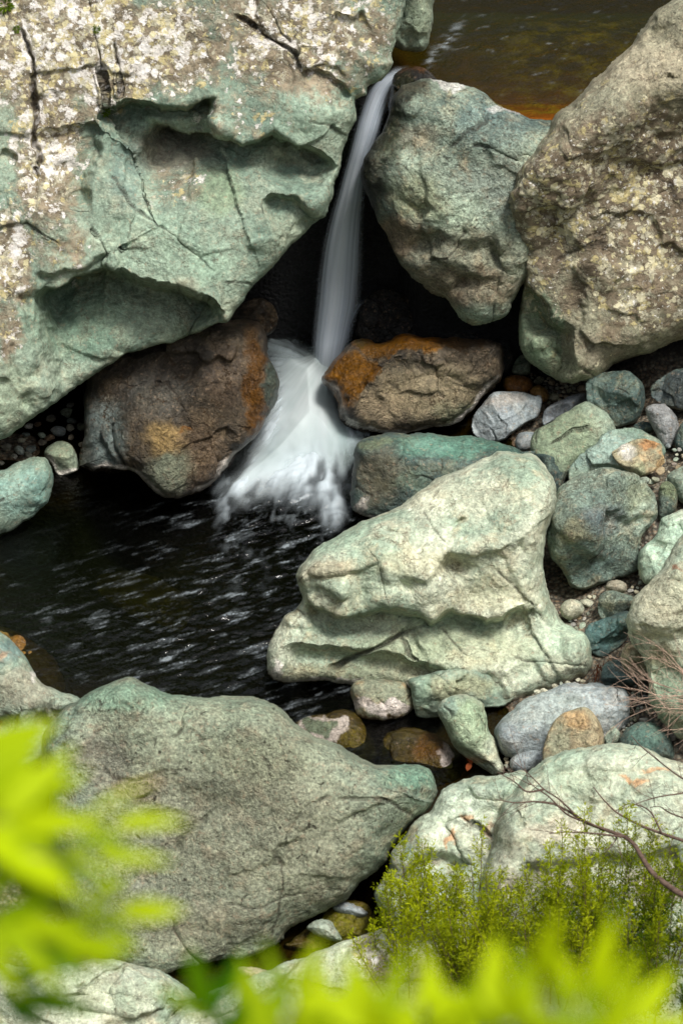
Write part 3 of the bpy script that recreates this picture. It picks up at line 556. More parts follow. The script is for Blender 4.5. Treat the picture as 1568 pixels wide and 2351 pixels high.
rock('stone', 'orange-stained stone leaning on the grey speckled slab', 'stone',
     Z(6, (998, 965), (1010, 900), (1050, 840), (1110, 805), (1170, 793), (1212, 830), (1242, 890), (1252, 935), (1230, 1000), (1120, 1030), (1000, 1020)), (1310, 1745, .24), 48, 'rust', Tf=.13, Tb=.2, rad=36, step=2., facets=3, tints=[(*Zb(6, 1060, 930, 60, 70), S(150, 160, 136), .6), (*Zb(6, 1130, 860, 70, 50), S(192, 150, 98), .6)])
rock('stone', 'small blue-grey stone between the upright oval stone and the orange-stained stone', 'stone',
     Z(6, (862, 1012), (900, 980), (960, 964), (1000, 975), (1010, 1020), (960, 1060), (900, 1070), (868, 1050)), (1200, 1770, .06), 40, 'slate', Tf=.08, Tb=.12, rad=24, step=2.)
rock('stone', 'little greenish stone at the right foot of the orange-stained stone', 'stone',
     Z(6, (1238, 892), (1280, 868), (1312, 900), (1304, 945), (1255, 955)), (1400, 1710, .14), 46, 'mottle', Tf=.06, Tb=.1, rad=18, step=1.8, facets=2)
rock('rock', 'dark teal rock beside the gravel left of the bare twig bush', 'rock',
     Z(6, (1300, 945), (1330, 890), (1380, 860), (1440, 858), (1492, 890), (1522, 940), (1532, 1010), (1440, 1040), (1340, 1010)), (1470, 1745, .14), 44, 'dark', Tf=.13, Tb=.2, rad=40, step=2., tints=[(1480, 1690, 50, 40, S(96, 130, 116), .6)])
rock('boulder', 'pale green and tan boulder at the right edge behind the bare twig bush', 'boulder',
     Z(6, (1760, -10), (1600, 40), (1560, 90), (1520, 150), (1480, 220), (1440, 270), (1400, 320), (1362, 370), (1340, 430), (1338, 480), (1352, 540), (1400, 600), (1425, 680), (1418, 760), (1450, 815), (1520, 885), (1580, 930), (1760, 960)), (1540, 1690, .22), 56, 'pale', Tf=.24, Tb=.5, rad=55, step=2.6, amp=.8,
     ops=[('ledge', Z(6, (1350, 500), (1420, 490), (1500, 500), (1600, 500)), .08, 120, 10), ('bump', *Zb(6, 1480, 620, 60, 50), 0, -.06), ('ledge', Z(6, (1430, 660), (1500, 640), (1600, 660)), .06, 60, 6)],
     tints=[(*Zb(6, 1500, 380, 150, 130), S(178, 172, 144), .7), (*Zb(6, 1520, 720, 140, 180), S(120, 142, 116), .8), (*Zb(6, 1480, 590, 80, 60), S(128, 118, 84), .7), (*Zb(6, 1560, 220, 12, 12), S(140, 70, 30), .8)])
rock('rock', 'pale mint-green rock at the right edge above the tan boulder', 'rock',
     Z(6, (1382, 185), (1402, 140), (1450, 100), (1470, 50), (1490, 20), (1560, -5), (1760, -60), (1760, 250), (1560, 300), (1480, 320), (1405, 290)), (1500, 1345, .22), 46, 'pale', Tf=.16, Tb=.3, rad=36, step=2.4, amp=.7, tints=[(1520, 1250, 90, 100, S(172, 200, 176), .8)], ops=[('ledge', Z(6, (1470, 50), (1510, 60), (1560, 40)), .03, 25, 3), ('ledge', Z(6, (1440, 110), (1500, 140)), .03, 25, 3)])
rock('boulder', 'round blue-green mottled boulder right of the top of the big pale rock', 'boulder',
     Z(4, (1008, 1125), (1030, 1040), (1050, 970), (1080, 930), (1120, 900), (1190, 870), (1270, 863), (1340, 880), (1400, 910), (1440, 960), (1460, 1010), (1456, 1065), (1432, 1110), (1395, 1160), (1390, 1225), (1378, 1275), (1340, 1297), (1300, 1310), (1260, 1335), (1200, 1355), (1140, 1364), (1110, 1345), (1090, 1305), (1050, 1265), (1012, 1215)),
     (1330, 1350, .14), 56, 'mottle', Tf=.26, Tb=.4, rad=80, step=2.4, amp=1.2, facets=3,
     ops=[('ridge', Z(4, (1040, 1090), (1150, 1130), (1260, 1160), (1370, 1130)), .06, 100, 100), ('ledge', Z(4, (1050, 1100), (1120, 1160), (1200, 1240), (1300, 1280)), .05, 60, 10), ('ledge', Z(4, (1280, 1050), (1300, 1140), (1340, 1220)), .03, 40, 8)],
     tints=[(*Zb(4, 1220, 960, 180, 100), S(124, 142, 130), .6), (*Zb(4, 1250, 1080, 100, 70), S(112, 126, 132), .6), (*Zb(4, 1180, 1230, 150, 110), S(86, 108, 104), .7), (*Zb(4, 1380, 980, 70, 70), S(132, 134, 100), .5), (*Zb(4, 1130, 1130, 60, 40), S(144, 130, 88), .5)])
rock('stone', 'rough dark teal stone left of the tan boulder', 'stone',
     Z(6, (1168, 500), (1190, 460), (1250, 438), (1310, 410), (1348, 412), (1350, 470), (1336, 522), (1292, 562), (1240, 592), (1200, 578), (1174, 550)), (1370, 1505, .12), 52, 'dark', Tf=.12, Tb=.16, rad=34, step=1.8, amp=2., facets=2, tints=[(1390, 1450, 50, 40, S(88, 124, 122), .7)])
rock('stone', 'blocky green stone above the rough dark teal stone', 'stone',
     Z(6, (1218, 405), (1222, 342), (1258, 318), (1330, 333), (1374, 350), (1364, 385), (1325, 410), (1300, 436), (1240, 440)), (1390, 1422, .18), 50, 'mottle', Tf=.1, Tb=.14, rad=22, step=1.8, facets=4)
rock('stone', 'round cream stone lying in the gap right of the big pale rock', 'stone',
     Z(6, (1062, 395), (1080, 365), (1110, 354), (1146, 364), (1164, 390), (1156, 416), (1112, 442), (1076, 427)), (1310, 1424, .12), 50, 'pale', Tf=.07, Tb=.08, rad=26, step=1.8, tints=[(1310, 1400, 40, 40, S(200, 190, 166), .7)])
rock('stone', 'small tan stone under the round blue-green mottled boulder', 'stone',
     Z(6, (1248, 312), (1260, 285), (1300, 276), (1336, 293), (1332, 328), (1290, 334)), (1410, 1362, .2), 46, 'rust', Tf=.06, Tb=.08, rad=18, step=1.8, tints=[(1410, 1350, 40, 40, S(150, 140, 126), .7)])
rock('stone', 'blue-green stone in the shade below the rough dark teal stone', 'stone',
     Z(6, (1236, 640), (1260, 610), (1320, 600), (1370, 640), (1380, 700), (1300, 715), (1240, 700)), (1410, 1575, .14), 50, 'dark', Tf=.1, Tb=.14, rad=26, step=2., facets=3, tints=[(1410, 1545, 40, 30, S(108, 130, 126), .6)])
rock('stone', 'orange-tan stone against the left foot of the tan boulder', 'stone',
     Z(6, (1308, 610), (1320, 560), (1345, 530), (1400, 540), (1430, 620), (1420, 690), (1360, 680)), (1450, 1550, .2), 54, 'rust', Tf=.1, Tb=.14, rad=26, step=2., facets=2)
# ---- right bank
rock('stone', 'smooth blue-grey faceted stone right of the golden-brown topped rock', 'stone',
     Z(4, (704, 700), (715, 650), (760, 590), (790, 555), (850, 547), (920, 552), (960, 570), (992, 575), (986, 620), (970, 660), (920, 690), (870, 722), (842, 752), (780, 757), (722, 737)), (1120, 1012, .02), 48, 'slate', Tf=.15, Tb=.2, rad=34, step=1.8, facets=5, amp=.5,
     tints=[(1160, 920, 60, 22, S(150, 138, 124), .6), (1130, 960, 60, 40, S(164, 172, 176), .5)], ops=[('crack', Z(4, (810, 650), (850, 690), (840, 740)), .006, 1.6)])
rock('stone', 'small round grey stone under the blue-grey faceted stone', 'stone', Z(4, (878, 760), (898, 722), (950, 716), (978, 742), (960, 785), (900, 800)), (1200, 1035, .05), 46, 'slate', Tf=.07, Tb=.1, rad=22, step=1.8, tints=[(1205, 1015, 40, 30, S(112, 108, 104), .5)])
rock('rock', 'smooth olive-green rock with a fine crack on the right bank', 'rock',
     Z(4, (943, 785), (958, 722), (1000, 690), (1060, 650), (1120, 612), (1180, 588), (1260, 640), (1300, 720), (1240, 800), (1140, 860), (1105, 905), (1060, 930), (980, 860)), (1290, 1080, .16), 46, 'teal', Tf=.12, Tb=.25, rad=36, step=2., amp=.6, tints=[(1290, 1000, 110, 100, S(130, 142, 112), .8)],
     ops=[('crack', Z(4, (1030, 770), (1060, 745), (1120, 710), (1190, 690)), .012, 1.8)])
rock('stone', 'dark slaty stone behind the olive-green rock', 'stone', Z(4, (992, 665), (1010, 625), (1060, 590), (1120, 562), (1168, 558), (1175, 600), (1110, 640), (1040, 670), (1000, 692)), (1290, 965, .14), 44, 'slate', Tf=.08, Tb=.12, rad=20, step=1.8, facets=3, tints=[(1290, 930, 80, 50, S(98, 100, 106), .7)])
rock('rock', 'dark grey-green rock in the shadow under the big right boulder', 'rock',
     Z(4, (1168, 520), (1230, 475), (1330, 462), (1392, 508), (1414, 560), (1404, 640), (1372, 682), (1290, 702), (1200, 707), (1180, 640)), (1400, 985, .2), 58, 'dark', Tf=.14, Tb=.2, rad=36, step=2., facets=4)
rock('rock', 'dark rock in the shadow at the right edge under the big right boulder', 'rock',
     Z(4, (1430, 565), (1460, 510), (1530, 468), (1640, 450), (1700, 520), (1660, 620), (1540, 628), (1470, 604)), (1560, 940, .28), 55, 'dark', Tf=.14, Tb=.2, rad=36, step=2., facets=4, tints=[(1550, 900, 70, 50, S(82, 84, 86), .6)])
rock('stone', 'grey oval stone standing on end at the right bank', 'stone', Z(4, (1408, 626), (1440, 602), (1492, 604), (1532, 640), (1548, 690), (1542, 740), (1522, 777), (1480, 782), (1458, 730), (1430, 680)), (1525, 1030, .24), 52, 'slate', Tf=.09, Tb=.1, rad=34, step=1.8, amp=.5, tints=[(1515, 970, 60, 70, S(146, 142, 138), .6)])
rock('stone', 'flat dark stone left of the grey oval stone', 'stone', Z(4, (1362, 692), (1400, 673), (1442, 685), (1448, 712), (1410, 726), (1372, 714)), (1480, 994, .24), 40, 'dark', Tf=.05, Tb=.06, rad=16, step=1.8)
rock('stone', 'dark stone at the right edge beside the grey oval stone', 'stone', Z(4, (1530, 760), (1556, 690), (1620, 650), (1680, 700), (1640, 810), (1560, 815)), (1565, 1045, .26), 50, 'dark', Tf=.08, Tb=.12, rad=28, step=1.8, facets=2)
rock('rock', 'pale blue-green slab behind the round mottled boulder', 'rock',
     Z(4, (1098, 895), (1115, 850), (1150, 810), (1210, 770), (1240, 722), (1290, 704), (1370, 706), (1425, 730), (1470, 750), (1500, 800), (1450, 860), (1350, 920), (1200, 940), (1110, 930)), (1400, 1090, .24), 44, 'teal', Tf=.12, Tb=.2, rad=34, step=2., facets=3, tints=[(1380, 1030, 90, 60, S(140, 164, 156), .7)])
rock('stone', 'rusty and white stained stone on the right bank gravel', 'stone',
     Z(4, (1273, 806), (1290, 788), (1350, 758), (1410, 740), (1472, 764), (1492, 800), (1494, 846), (1450, 882), (1400, 903), (1350, 892), (1300, 852)), (1470, 1096, .30), 46, 'rust', Tf=.12, Tb=.14, rad=28, step=1.8, facets=4, tints=[(*Zb(4, 1330, 800, 50, 36), S(220, 216, 206), .85), (*Zb(4, 1430, 770, 50, 30), S(188, 120, 56), .7), (*Zb(4, 1380, 870, 60, 30), S(150, 156, 122), .7), (*Zb(4, 1470, 830, 30, 40), S(176, 130, 70), .6)])
rock('stone', 'small green stone right of the round mottled boulder', 'stone', Z(4, (1463, 1000), (1468, 940), (1500, 916), (1532, 935), (1548, 980), (1542, 1032), (1500, 1067), (1465, 1078)), (1530, 1182, .28), 54, 'mottle', Tf=.08, Tb=.1, rad=28, step=1.8, tints=[(1530, 1120, 40, 30, S(140, 150, 100), .6)])
rock('stone', 'grey-green rounded stone at the right edge above the mint-green rock', 'stone', Z(4, (1498, 905), (1530, 868), (1620, 850), (1680, 930), (1640, 1020), (1560, 1010), (1530, 960)), (1560, 1150, .32), 48, 'teal', Tf=.09, Tb=.12, rad=32, step=1.8, tints=[(1560, 1110, 60, 60, S(120, 132, 118), .7)])
rock('stone', 'green wet stone beside the right end of the golden-brown topped rock', 'stone', Z(4, (865, 475), (880, 430), (910, 402), (945, 430), (945, 480), (900, 490)), (1195, 860, .08), 50, 'teal', Tf=.08, Tb=.1, rad=20, step=1.8, facets=3, wet=.4)
rock('stone', 'orange-brown wet stone above the blue-grey faceted stone', 'stone', Z(4, (830, 530), (840, 492), (890, 482), (945, 500), (955, 540), (930, 570), (860, 570)), (1190, 905, .05), 45, 'moss', Tf=.08, Tb=.1, rad=24, step=1.8, wet=.5, tints=[(1190, 890, 50, 40, S(146, 92, 46), .7)])
rock('stone', 'tan wet stone between the orange-brown wet stone and the dark slaty stone', 'stone', Z(4, (938, 560), (950, 535), (985, 528), (1015, 550), (1018, 585), (985, 600), (955, 580)), (1235, 925, .07), 45, 'moss', Tf=.06, Tb=.08, rad=18, step=1.8, wet=.3, tints=[(1235, 905, 40, 40, S(150, 112, 62), .7)])
# ---- bottom rocks
rock('boulder', 'pale fractured boulder with orange cracks below the upright oval stone', 'boulder',
     Z(8, (563, 275), (600, 240), (650, 222), (705, 203), (800, 198), (930, 190), (1000, 300), (980, 600), (900, 820), (700, 900), (500, 870), (400, 828), (355, 800), (318, 745), (305, 690), (330, 640), (365, 580), (388, 510), (430, 455), (482, 400), (540, 350)), (900, 2130, .1), 46, 'pale', Tf=.22, Tb=.5, rad=50, step=2.8, amp=1.,
     ops=[('ledge', Z(8, (360, 700), (430, 600), (480, 530), (560, 515), (640, 545), (720, 580)), .09, 70, 6), ('crack', Z(8, (590, 400), (640, 470), (660, 540), (720, 580)), .035, 3), ('crack', Z(8, (660, 370), (720, 400), (790, 460)), .03, 2.6), ('crack', Z(8, (460, 400), (600, 400), (680, 360)), .03, 3), ('ledge', Z(8, (680, 250), (730, 290), (800, 300), (850, 280)), .04, 40, 4), ('bump', *Zb(8, 700, 480, 60, 60), 0, .04), ('bump', *Zb(8, 520, 470, 70, 50), -30, .05)],
     tints=[(*Zb(8, 640, 330, 220, 120), S(206, 218, 196), .6), (*Zb(8, 430, 650, 110, 130), S(128, 130, 112), .7), (*Zb(8, 620, 460, 16, 60), S(196, 140, 92), .8), (*Zb(8, 690, 385, 30, 14), S(206, 150, 100), .8), (*Zb(8, 780, 430, 16, 50), S(196, 150, 110), .6), (*Zb(8, 540, 540, 80, 30), S(116, 96, 78), .6)])
rock('boulder', 'large pale green flat-topped boulder with an orange seam at the lower right', 'boulder',
     Z(8, (750, 620), (785, 500), (800, 400), (830, 320), (880, 260), (920, 205), (1000, 142), (1060, 110), (1150, 86), (1230, 75), (1310, 68), (1370, 72), (1430, 90), (1490, 118), (1568, 148), (1760, 190), (1760, 800), (1500, 900), (1200, 900), (880, 860), (770, 780)), (1150, 2110, .25), 46, 'pale', Tf=.24, Tb=.6, rad=60, step=2.8, amp=.9,
     ops=[('ridge', Z(8, (820, 340), (860, 420), (830, 520), (780, 620)), .08, 120, 60), ('ledge', Z(8, (880, 560), (1000, 575), (1100, 560), (1250, 520), (1400, 530), (1600, 500)), .10, 90, 8), ('crack', Z(8, (1310, 300), (1340, 250), (1400, 210), (1480, 175)), .03, 4), ('ledge', Z(8, (1050, 250), (1180, 310), (1300, 300), (1360, 220)), .03, 40, 8), ('ledge', Z(8, (990, 150), (1100, 180), (1200, 170), (1330, 190), (1440, 150)), .025, 30, 6), ('crack', Z(8, (1440, 420), (1500, 440), (1600, 400)), .03, 3), ('ledge', Z(8, (870, 260), (860, 330), (900, 420)), .04, 40, 8)],
     tints=[(*Zb(8, 1170, 220, 200, 70), S(160, 172, 146), .7), (*Zb(8, 1380, 230, 60, 14), S(206, 148, 96), .8), (*Zb(8, 1450, 180, 50, 14), S(206, 148, 96), .7), (*Zb(8, 1050, 420, 160, 60), S(206, 190, 168), .55), (*Zb(8, 1480, 640, 200, 100), S(136, 122, 104), .8), (*Zb(8, 840, 500, 60, 160), S(134, 136, 118), .7), (*Zb(8, 1520, 330, 160, 120), S(196, 208, 184), .5), (*Zb(8, 1000, 660, 250, 90), S(150, 142, 122), .7)],
     lichens=[(1510, 2050, 90, 60, .6), (1180, 2060, 120, 40, .3)])
rock('boulder', 'pale boulder under the fresh green leaves at the bottom centre', 'boulder',
     Z(7, (560, 1400), (610, 1280), (690, 1190), (760, 1132), (850, 1090), (950, 1050), (1080, 1012), (1240, 940), (1350, 895), (1480, 852))+Z(8, (300, 835), (410, 812), (560, 840), (800, 880), (1100, 900), (1600, 880), (1760, 900), (1760, 1420), (600, 1450)), (700, 2330, .22), 45, 'pale', Tf=.2, Tb=.6, rad=60, step=3.2, amp=1., lichens=[(860, 2200, 60, 80, .6), (1400, 2200, 200, 60, .4)], tints=[(1000, 2260, 160, 90, S(176, 150, 120), .4)],
     ops=[('ledge', Z(8, (200, 900), (320, 960), (330, 1060), (420, 1130)), -.04, 60, 8)])
rock('boulder', 'pale green rock under the leaves in the bottom left corner', 'boulder',
     Z(7, (-150, 960), (100, 985), (300, 958), (460, 948), (560, 970), (650, 1002), (745, 1052), (812, 1106), (780, 1150), (700, 1210), (640, 1400), (-150, 1420)), (400, 2330, .22), 42, 'pale', Tf=.16, Tb=.5, rad=50, step=3., tints=[(200, 2290, 200, 60, S(160, 176, 144), .5)], ops=[('crack', Z(7, (250, 1110), (400, 1090), (540, 1110), (640, 1150)), .02, 2.6), ('ledge', Z(7, (300, 1150), (450, 1160), (600, 1190)), .03, 30, 4)])
rock('stone', 'flat grey stone on moss in the dark gap beside the pale fractured boulder', 'stone', Z(8, (138, 745), (160, 725), (200, 722), (250, 740), (280, 765), (262, 785), (220, 780), (170, 770)), (805, 2108, .05), 40, 'slate', Tf=.07, Tb=.07, rad=22, step=1.8)
rock('stone', 'rounded grey stone on moss in the dark gap, the lower of the two', 'stone', Z(8, (30, 830), (45, 805), (90, 790), (130, 800), (160, 840), (178, 875), (140, 882), (90, 865)), (750, 2160, .04), 46, 'teal', Tf=.08, Tb=.07, rad=28, step=1.8, tints=[(745, 2130, 40, 30, S(150, 156, 144), .6)])
rock('rock', 'mossy wet rock carrying two grey stones in the dark gap', 'rock', Z(8, (-60, 900), (20, 840), (110, 760), (200, 715), (270, 730), (305, 780), (280, 840), (180, 890), (60, 930)), (790, 2165, -.02), 28, 'moss', Tf=.08, Tb=.15, rad=40, step=2., wet=.3, tints=[(800, 2120, 90, 50, S(112, 112, 18), .8)])
rock('stone', 'small pinkish stone in the gap at the bottom below the speckled boulder', 'stone', Z(7, (965, 990), (990, 978), (1050, 988), (1110, 1005), (1070, 1030), (985, 1032)), (590, 2245, .08), 40, 'rust', Tf=.06, Tb=.08, rad=16, step=1.8, tints=[(585, 2230, 60, 30, S(206, 184, 166), .7)])
#PEBBLES
# sunken stones seen through the water
rock('rock', 'sunken ochre rock seen through the water at the left edge of the pool', 'rock', [(-60, 1430), (20, 1440), (90, 1480), (140, 1540), (150, 1600), (60, 1640), (-60, 1640)], (60, 1560, -.10), 18, 'moss', Tf=.08, Tb=.3, rad=60, step=3., tints=[(60, 1540, 120, 120, S(120, 80, 30), .7)])
rock('rock', 'sunken olive rock seen faintly through the dark middle of the pool', 'rock', [(150, 1400), (200, 1330), (300, 1310), (400, 1340), (450, 1400), (400, 1470), (260, 1480), (170, 1450)], (300, 1480, -.46), 14, 'moss', Tf=.08, Tb=.3, rad=80, step=4., tints=[(300, 1400, 400, 200, S(58, 54, 22), .85, .9)])

# ------------------------------------------------------------------ small stones
def pebble_mesh(seed):
    rs = np.random.default_rng(seed); n, m = 14, 20
    th = np.linspace(0, math.pi, n); ph = np.linspace(0, 2*math.pi, m, endpoint=False)
    T, Ph = np.meshgrid(th, ph, indexing='ij')
    V = np.stack([np.sin(T)*np.cos(Ph), np.sin(T)*np.sin(Ph), np.cos(T)], -1).reshape(-1, 3)
    r = np.ones(len(V))
    for k in range(7):
        d = rs.normal(size=3); d /= np.linalg.norm(d); c = rs.uniform(.62, .9); r = np.minimum(r, c/np.maximum(V@d, .05))
    V = V*(r*(1+.12*fbm(V+seed, 1.3, 3, seed)))[:, None]*np.array([1., rs.uniform(.65, .9), rs.uniform(.5, .72)])
    I = np.arange(n*m).reshape(n, m); J = np.roll(I, -1, 1)
    return V, np.stack([I[:-1], I[1:], J[1:], J[:-1]], -1).reshape(-1, 4)
PEB = [pebble_mesh(s) for s in range(9)]
PEBN = [0]
def pebbles(spots, mats, label, group, wet=0.):
    for px, py, r, z in spots:
        i = PEBN[0]; PEBN[0] += 1
        rs = np.random.default_rng(500+i); V, F = PEB[i % 9]
        c = at_z(px, py, z); s = r*K*16; a = rs.uniform(0, 6.28); tl = rs.normal(0, .25)
        Rz = np.array([[math.cos(a), -math.sin(a), 0], [math.sin(a), math.cos(a), 0], [0, 0, 1]]); Rx = np.array([[1, 0, 0], [0, math.cos(tl), -math.sin(tl)], [0, math.sin(tl), math.cos(tl)]])
        W = (V*s)@(Rz@Rx).T+c
        mt = mats[rs.integers(len(mats))]
        tn = np.array([[190, 180, 160], [150, 140, 124], [120, 124, 120], [160, 168, 150], [140, 112, 84]])[rs.integers(5)]
        o = mesh_obj('pebble', W, F, M[mt], attrs=dict(tint=np.tile(np.array(S(*tn)+(.55,)), (len(W), 1)), lichen=np.zeros(len(W)), wet=np.full(len(W), wet), crack=np.zeros(len(W))))
        tag(o, label, 'pebble', group)
def scatter(poly, n, r0, r1, z0, seed):
    rs = np.random.default_rng(seed); P = np.array(poly, float); o = []; lo, hi = P.min(0), P.max(0)
    tries = 0
    while len(o) < n and tries < 6000:
        tries += 1
        q = rs.uniform(lo, hi); r = r0+(r1-r0)*rs.random()**2.5
        if not polydist(q[None], P)[2][0]: continue
        if any((q[0]-a)**2+((q[1]-b)*1.3)**2 < (.8*(r+c))**2 for a, b, c, _ in o): continue
        o.append((q[0], q[1], r, z0(q) if callable(z0) else z0))
    return o
#TERRAIN
# ------------------------------------------------------------------ ground: pool bed, gravel banks, unseen gorge slopes added for dark reflections
WZ, UZ = 0.0, 1.57                                   # water levels
anch = [(300,1300,-.6),(500,1400,-.6),(100,1300,-.5),(300,1150,-.4),(60,1480,-.3),(700,1600,-.4),(850,1700,-.22),(960,1760,-.16),(700,1000,-.4),(760,850,-.4),(700,1250,-.5),(900,1300,-.3),
        (1300,900,.03),(1200,860,.0),(1250,960,.05),(1500,1000,.22),(1550,1150,.28),(1300,1380,.06),(1450,1400,.18),(1400,1360,.14),(1500,1650,.14),(1540,1700,.18),(1400,1600,.08),(1300,1700,.05),(1120,1780,-.04),(1100,1000,-.02),(1150,900,-.02),(1000,1000,-.1),
        (60,1020,.06),(150,1010,.02),(-100,1000,.15),(160,1060,-.05),(850,2080,-.05),(500,2220,-.05),(200,1900,-.1),(1200,2200,.1),(700,2351,.1),(100,2351,.1),(1600,2300,.3),(-200,1800,.2),(-200,1500,.0),(-200,1250,-.2),(1750,1000,.35),(1750,1700,.3),
        (600,700,-.1),(900,700,-.1),(1200,700,.0),(1500,700,.3),(300,800,.0)]
AP = np.array([at_z(a, b, z) for a, b, z in anch])
def rbf(xy):
    num = np.zeros(len(xy)); den = np.zeros(len(xy))
    for p in AP:
        w_ = 1/(((xy-p[:2])**2).sum(1)+.01)**1.6; num += w_*p[2]; den += w_
    return num/den
def ground_z(xy):
    x, y = xy[:, 0], xy[:, 1]
    z = rbf(xy)
    yt = 1.42-.27*sm(x, .25, .40)
    bed = 1.22+.22*np.exp(-np.clip(y-yt, 0, None)/.32)-.35*sm(y, 2.2, 3.4)
    z = z+sm(y, yt-.06, yt+.05)*(bed-z)*sm(x, -3.2, -2.4)
    wob = fbm(np.hstack([xy, np.zeros((len(xy), 1))]), .35, 4, 61)
    far = np.maximum.reduce([np.clip(-x-2.6, 0, None)*1.25, np.clip(x-2.9, 0, None)*.95, np.clip(y-7.0, 0, None)*1.35, np.clip(-y-4.6, 0, None)*1.0])  # unseen slopes raised to darken water reflections and cut low sky light
    far = 26*(1-np.exp(-far/26))
    return z+far*(1+.25*wob)+sm(far, .5, 3)*wob*1.2
fine = lambda a, b, s: np.arange(a, b+s/2, s)
def axis(lo, hi, s, far):
    g = s*1.25**np.arange(1, 60); g = np.cumsum(g); g = g[g < far]
    return np.concatenate([lo-g[::-1], fine(lo, hi, s), hi+g])
gx_, gy_ = axis(-2.4, 2.6, .022, 300), axis(-4.6, 2.2, .022, 300)
GX, GY = np.meshgrid(gx_, gy_); xy = np.stack([GX.ravel(), GY.ravel()], 1)
gz = ground_z(xy)
x3 = np.hstack([xy, np.zeros((len(xy), 1))])
nearm = (np.abs(xy[:, 0]) < 3) & (xy[:, 1] > -5) & (xy[:, 1] < 3)
gz += np.where(nearm, fbm(x3, 9., 3, 51)*.012+fbm(x3, 26., 2, 53)*.008, 0)
I = np.arange(GX.size).reshape(GX.shape)
F = np.stack([I[:-1, :-1], I[:-1, 1:], I[1:, 1:], I[1:, :-1]], -1).reshape(-1, 4)
b = NB('stream_bed_ground'); P = b.n('NewGeometry').outputs['Position']; sx = b.n('SeparateXYZ', Vector=P)
v1 = b.n('TexVoronoi', dict(feature='F1'), Vector=P, Scale=55., Randomness=1.); v2 = b.n('TexVoronoi', dict(feature='F1'), Vector=P, Scale=140., Randomness=1.)
rc = b.n('SeparateColor', Color=v1.outputs['Color']).outputs[0]; rc2 = b.n('SeparateColor', Color=v2.outputs['Color']).outputs[0]
grav = b.mix(rc, S(74, 70, 60), S(150, 144, 126)); grav = b.mix(b.rng(rc2, .5, .9, 0, .7), grav, S(140, 112, 84))
gp = b.rng(v1.outputs['Distance'], .25, .75, 1., .3); grav = b.mix(1., grav, b.n('CombineColor', i0=gp, i1=gp, i2=gp).outputs[0], 'MULTIPLY')
algae = b.mix(b.noise(P, 7., 5., .6), S(60, 44, 14), S(150, 96, 20))
deep = S(20, 22, 14)  # depth darkening put into the bed colour, for light lost in water
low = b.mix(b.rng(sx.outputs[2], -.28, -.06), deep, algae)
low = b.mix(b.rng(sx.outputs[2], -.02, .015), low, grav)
pool = b.mix(b.math('MULTIPLY', b.rng(b.noise(P, 7., 5., .7), .42, .72), b.rng(sx.outputs[0], .5, 1.2, 0, .7)), b.mix(b.rng(sx.outputs[2], 1.2, 1.46), S(22, 32, 10), S(150, 84, 12)), S(122, 124, 8))  # yellow-green patches paint speckled surface reflections into the bed colour
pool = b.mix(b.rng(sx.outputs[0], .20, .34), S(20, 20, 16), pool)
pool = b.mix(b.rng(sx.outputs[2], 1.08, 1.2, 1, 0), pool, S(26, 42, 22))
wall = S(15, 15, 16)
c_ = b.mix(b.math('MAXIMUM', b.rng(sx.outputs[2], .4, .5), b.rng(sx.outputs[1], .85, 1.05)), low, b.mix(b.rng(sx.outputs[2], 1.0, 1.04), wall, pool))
added_slope_col = b.mix(b.rng(b.noise(P, 1.2, 8., .7), .35, .65), S(44, 52, 26), S(88, 88, 52))
farm = b.math('MAXIMUM', b.rng(sx.outputs[2], 1.75, 2.6), b.rng(b.math('ABSOLUTE', sx.outputs[0]), 2.6, 3.4))
c_ = b.mix(farm, c_, added_slope_col)
hb = b.math('ADD', b.math('MULTIPLY', b.math('SUBTRACT', 1., v1.outputs['Distance']), .012), b.math('MULTIPLY', b.noise(P, 60., 4.), .01))
bp = b.n('Bump', Strength=.8, Distance=1., Height=hb)
pr = b.n('BsdfPrincipled', Base_Color=c_, Roughness=.8, Normal=bp.outputs[0])
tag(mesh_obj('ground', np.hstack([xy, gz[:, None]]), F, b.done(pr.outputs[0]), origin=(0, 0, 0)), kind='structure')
def gz1(q): return float(ground_z(at_z(np.array([q[0]]), np.array([q[1]]), .15)[:, :2])[0])

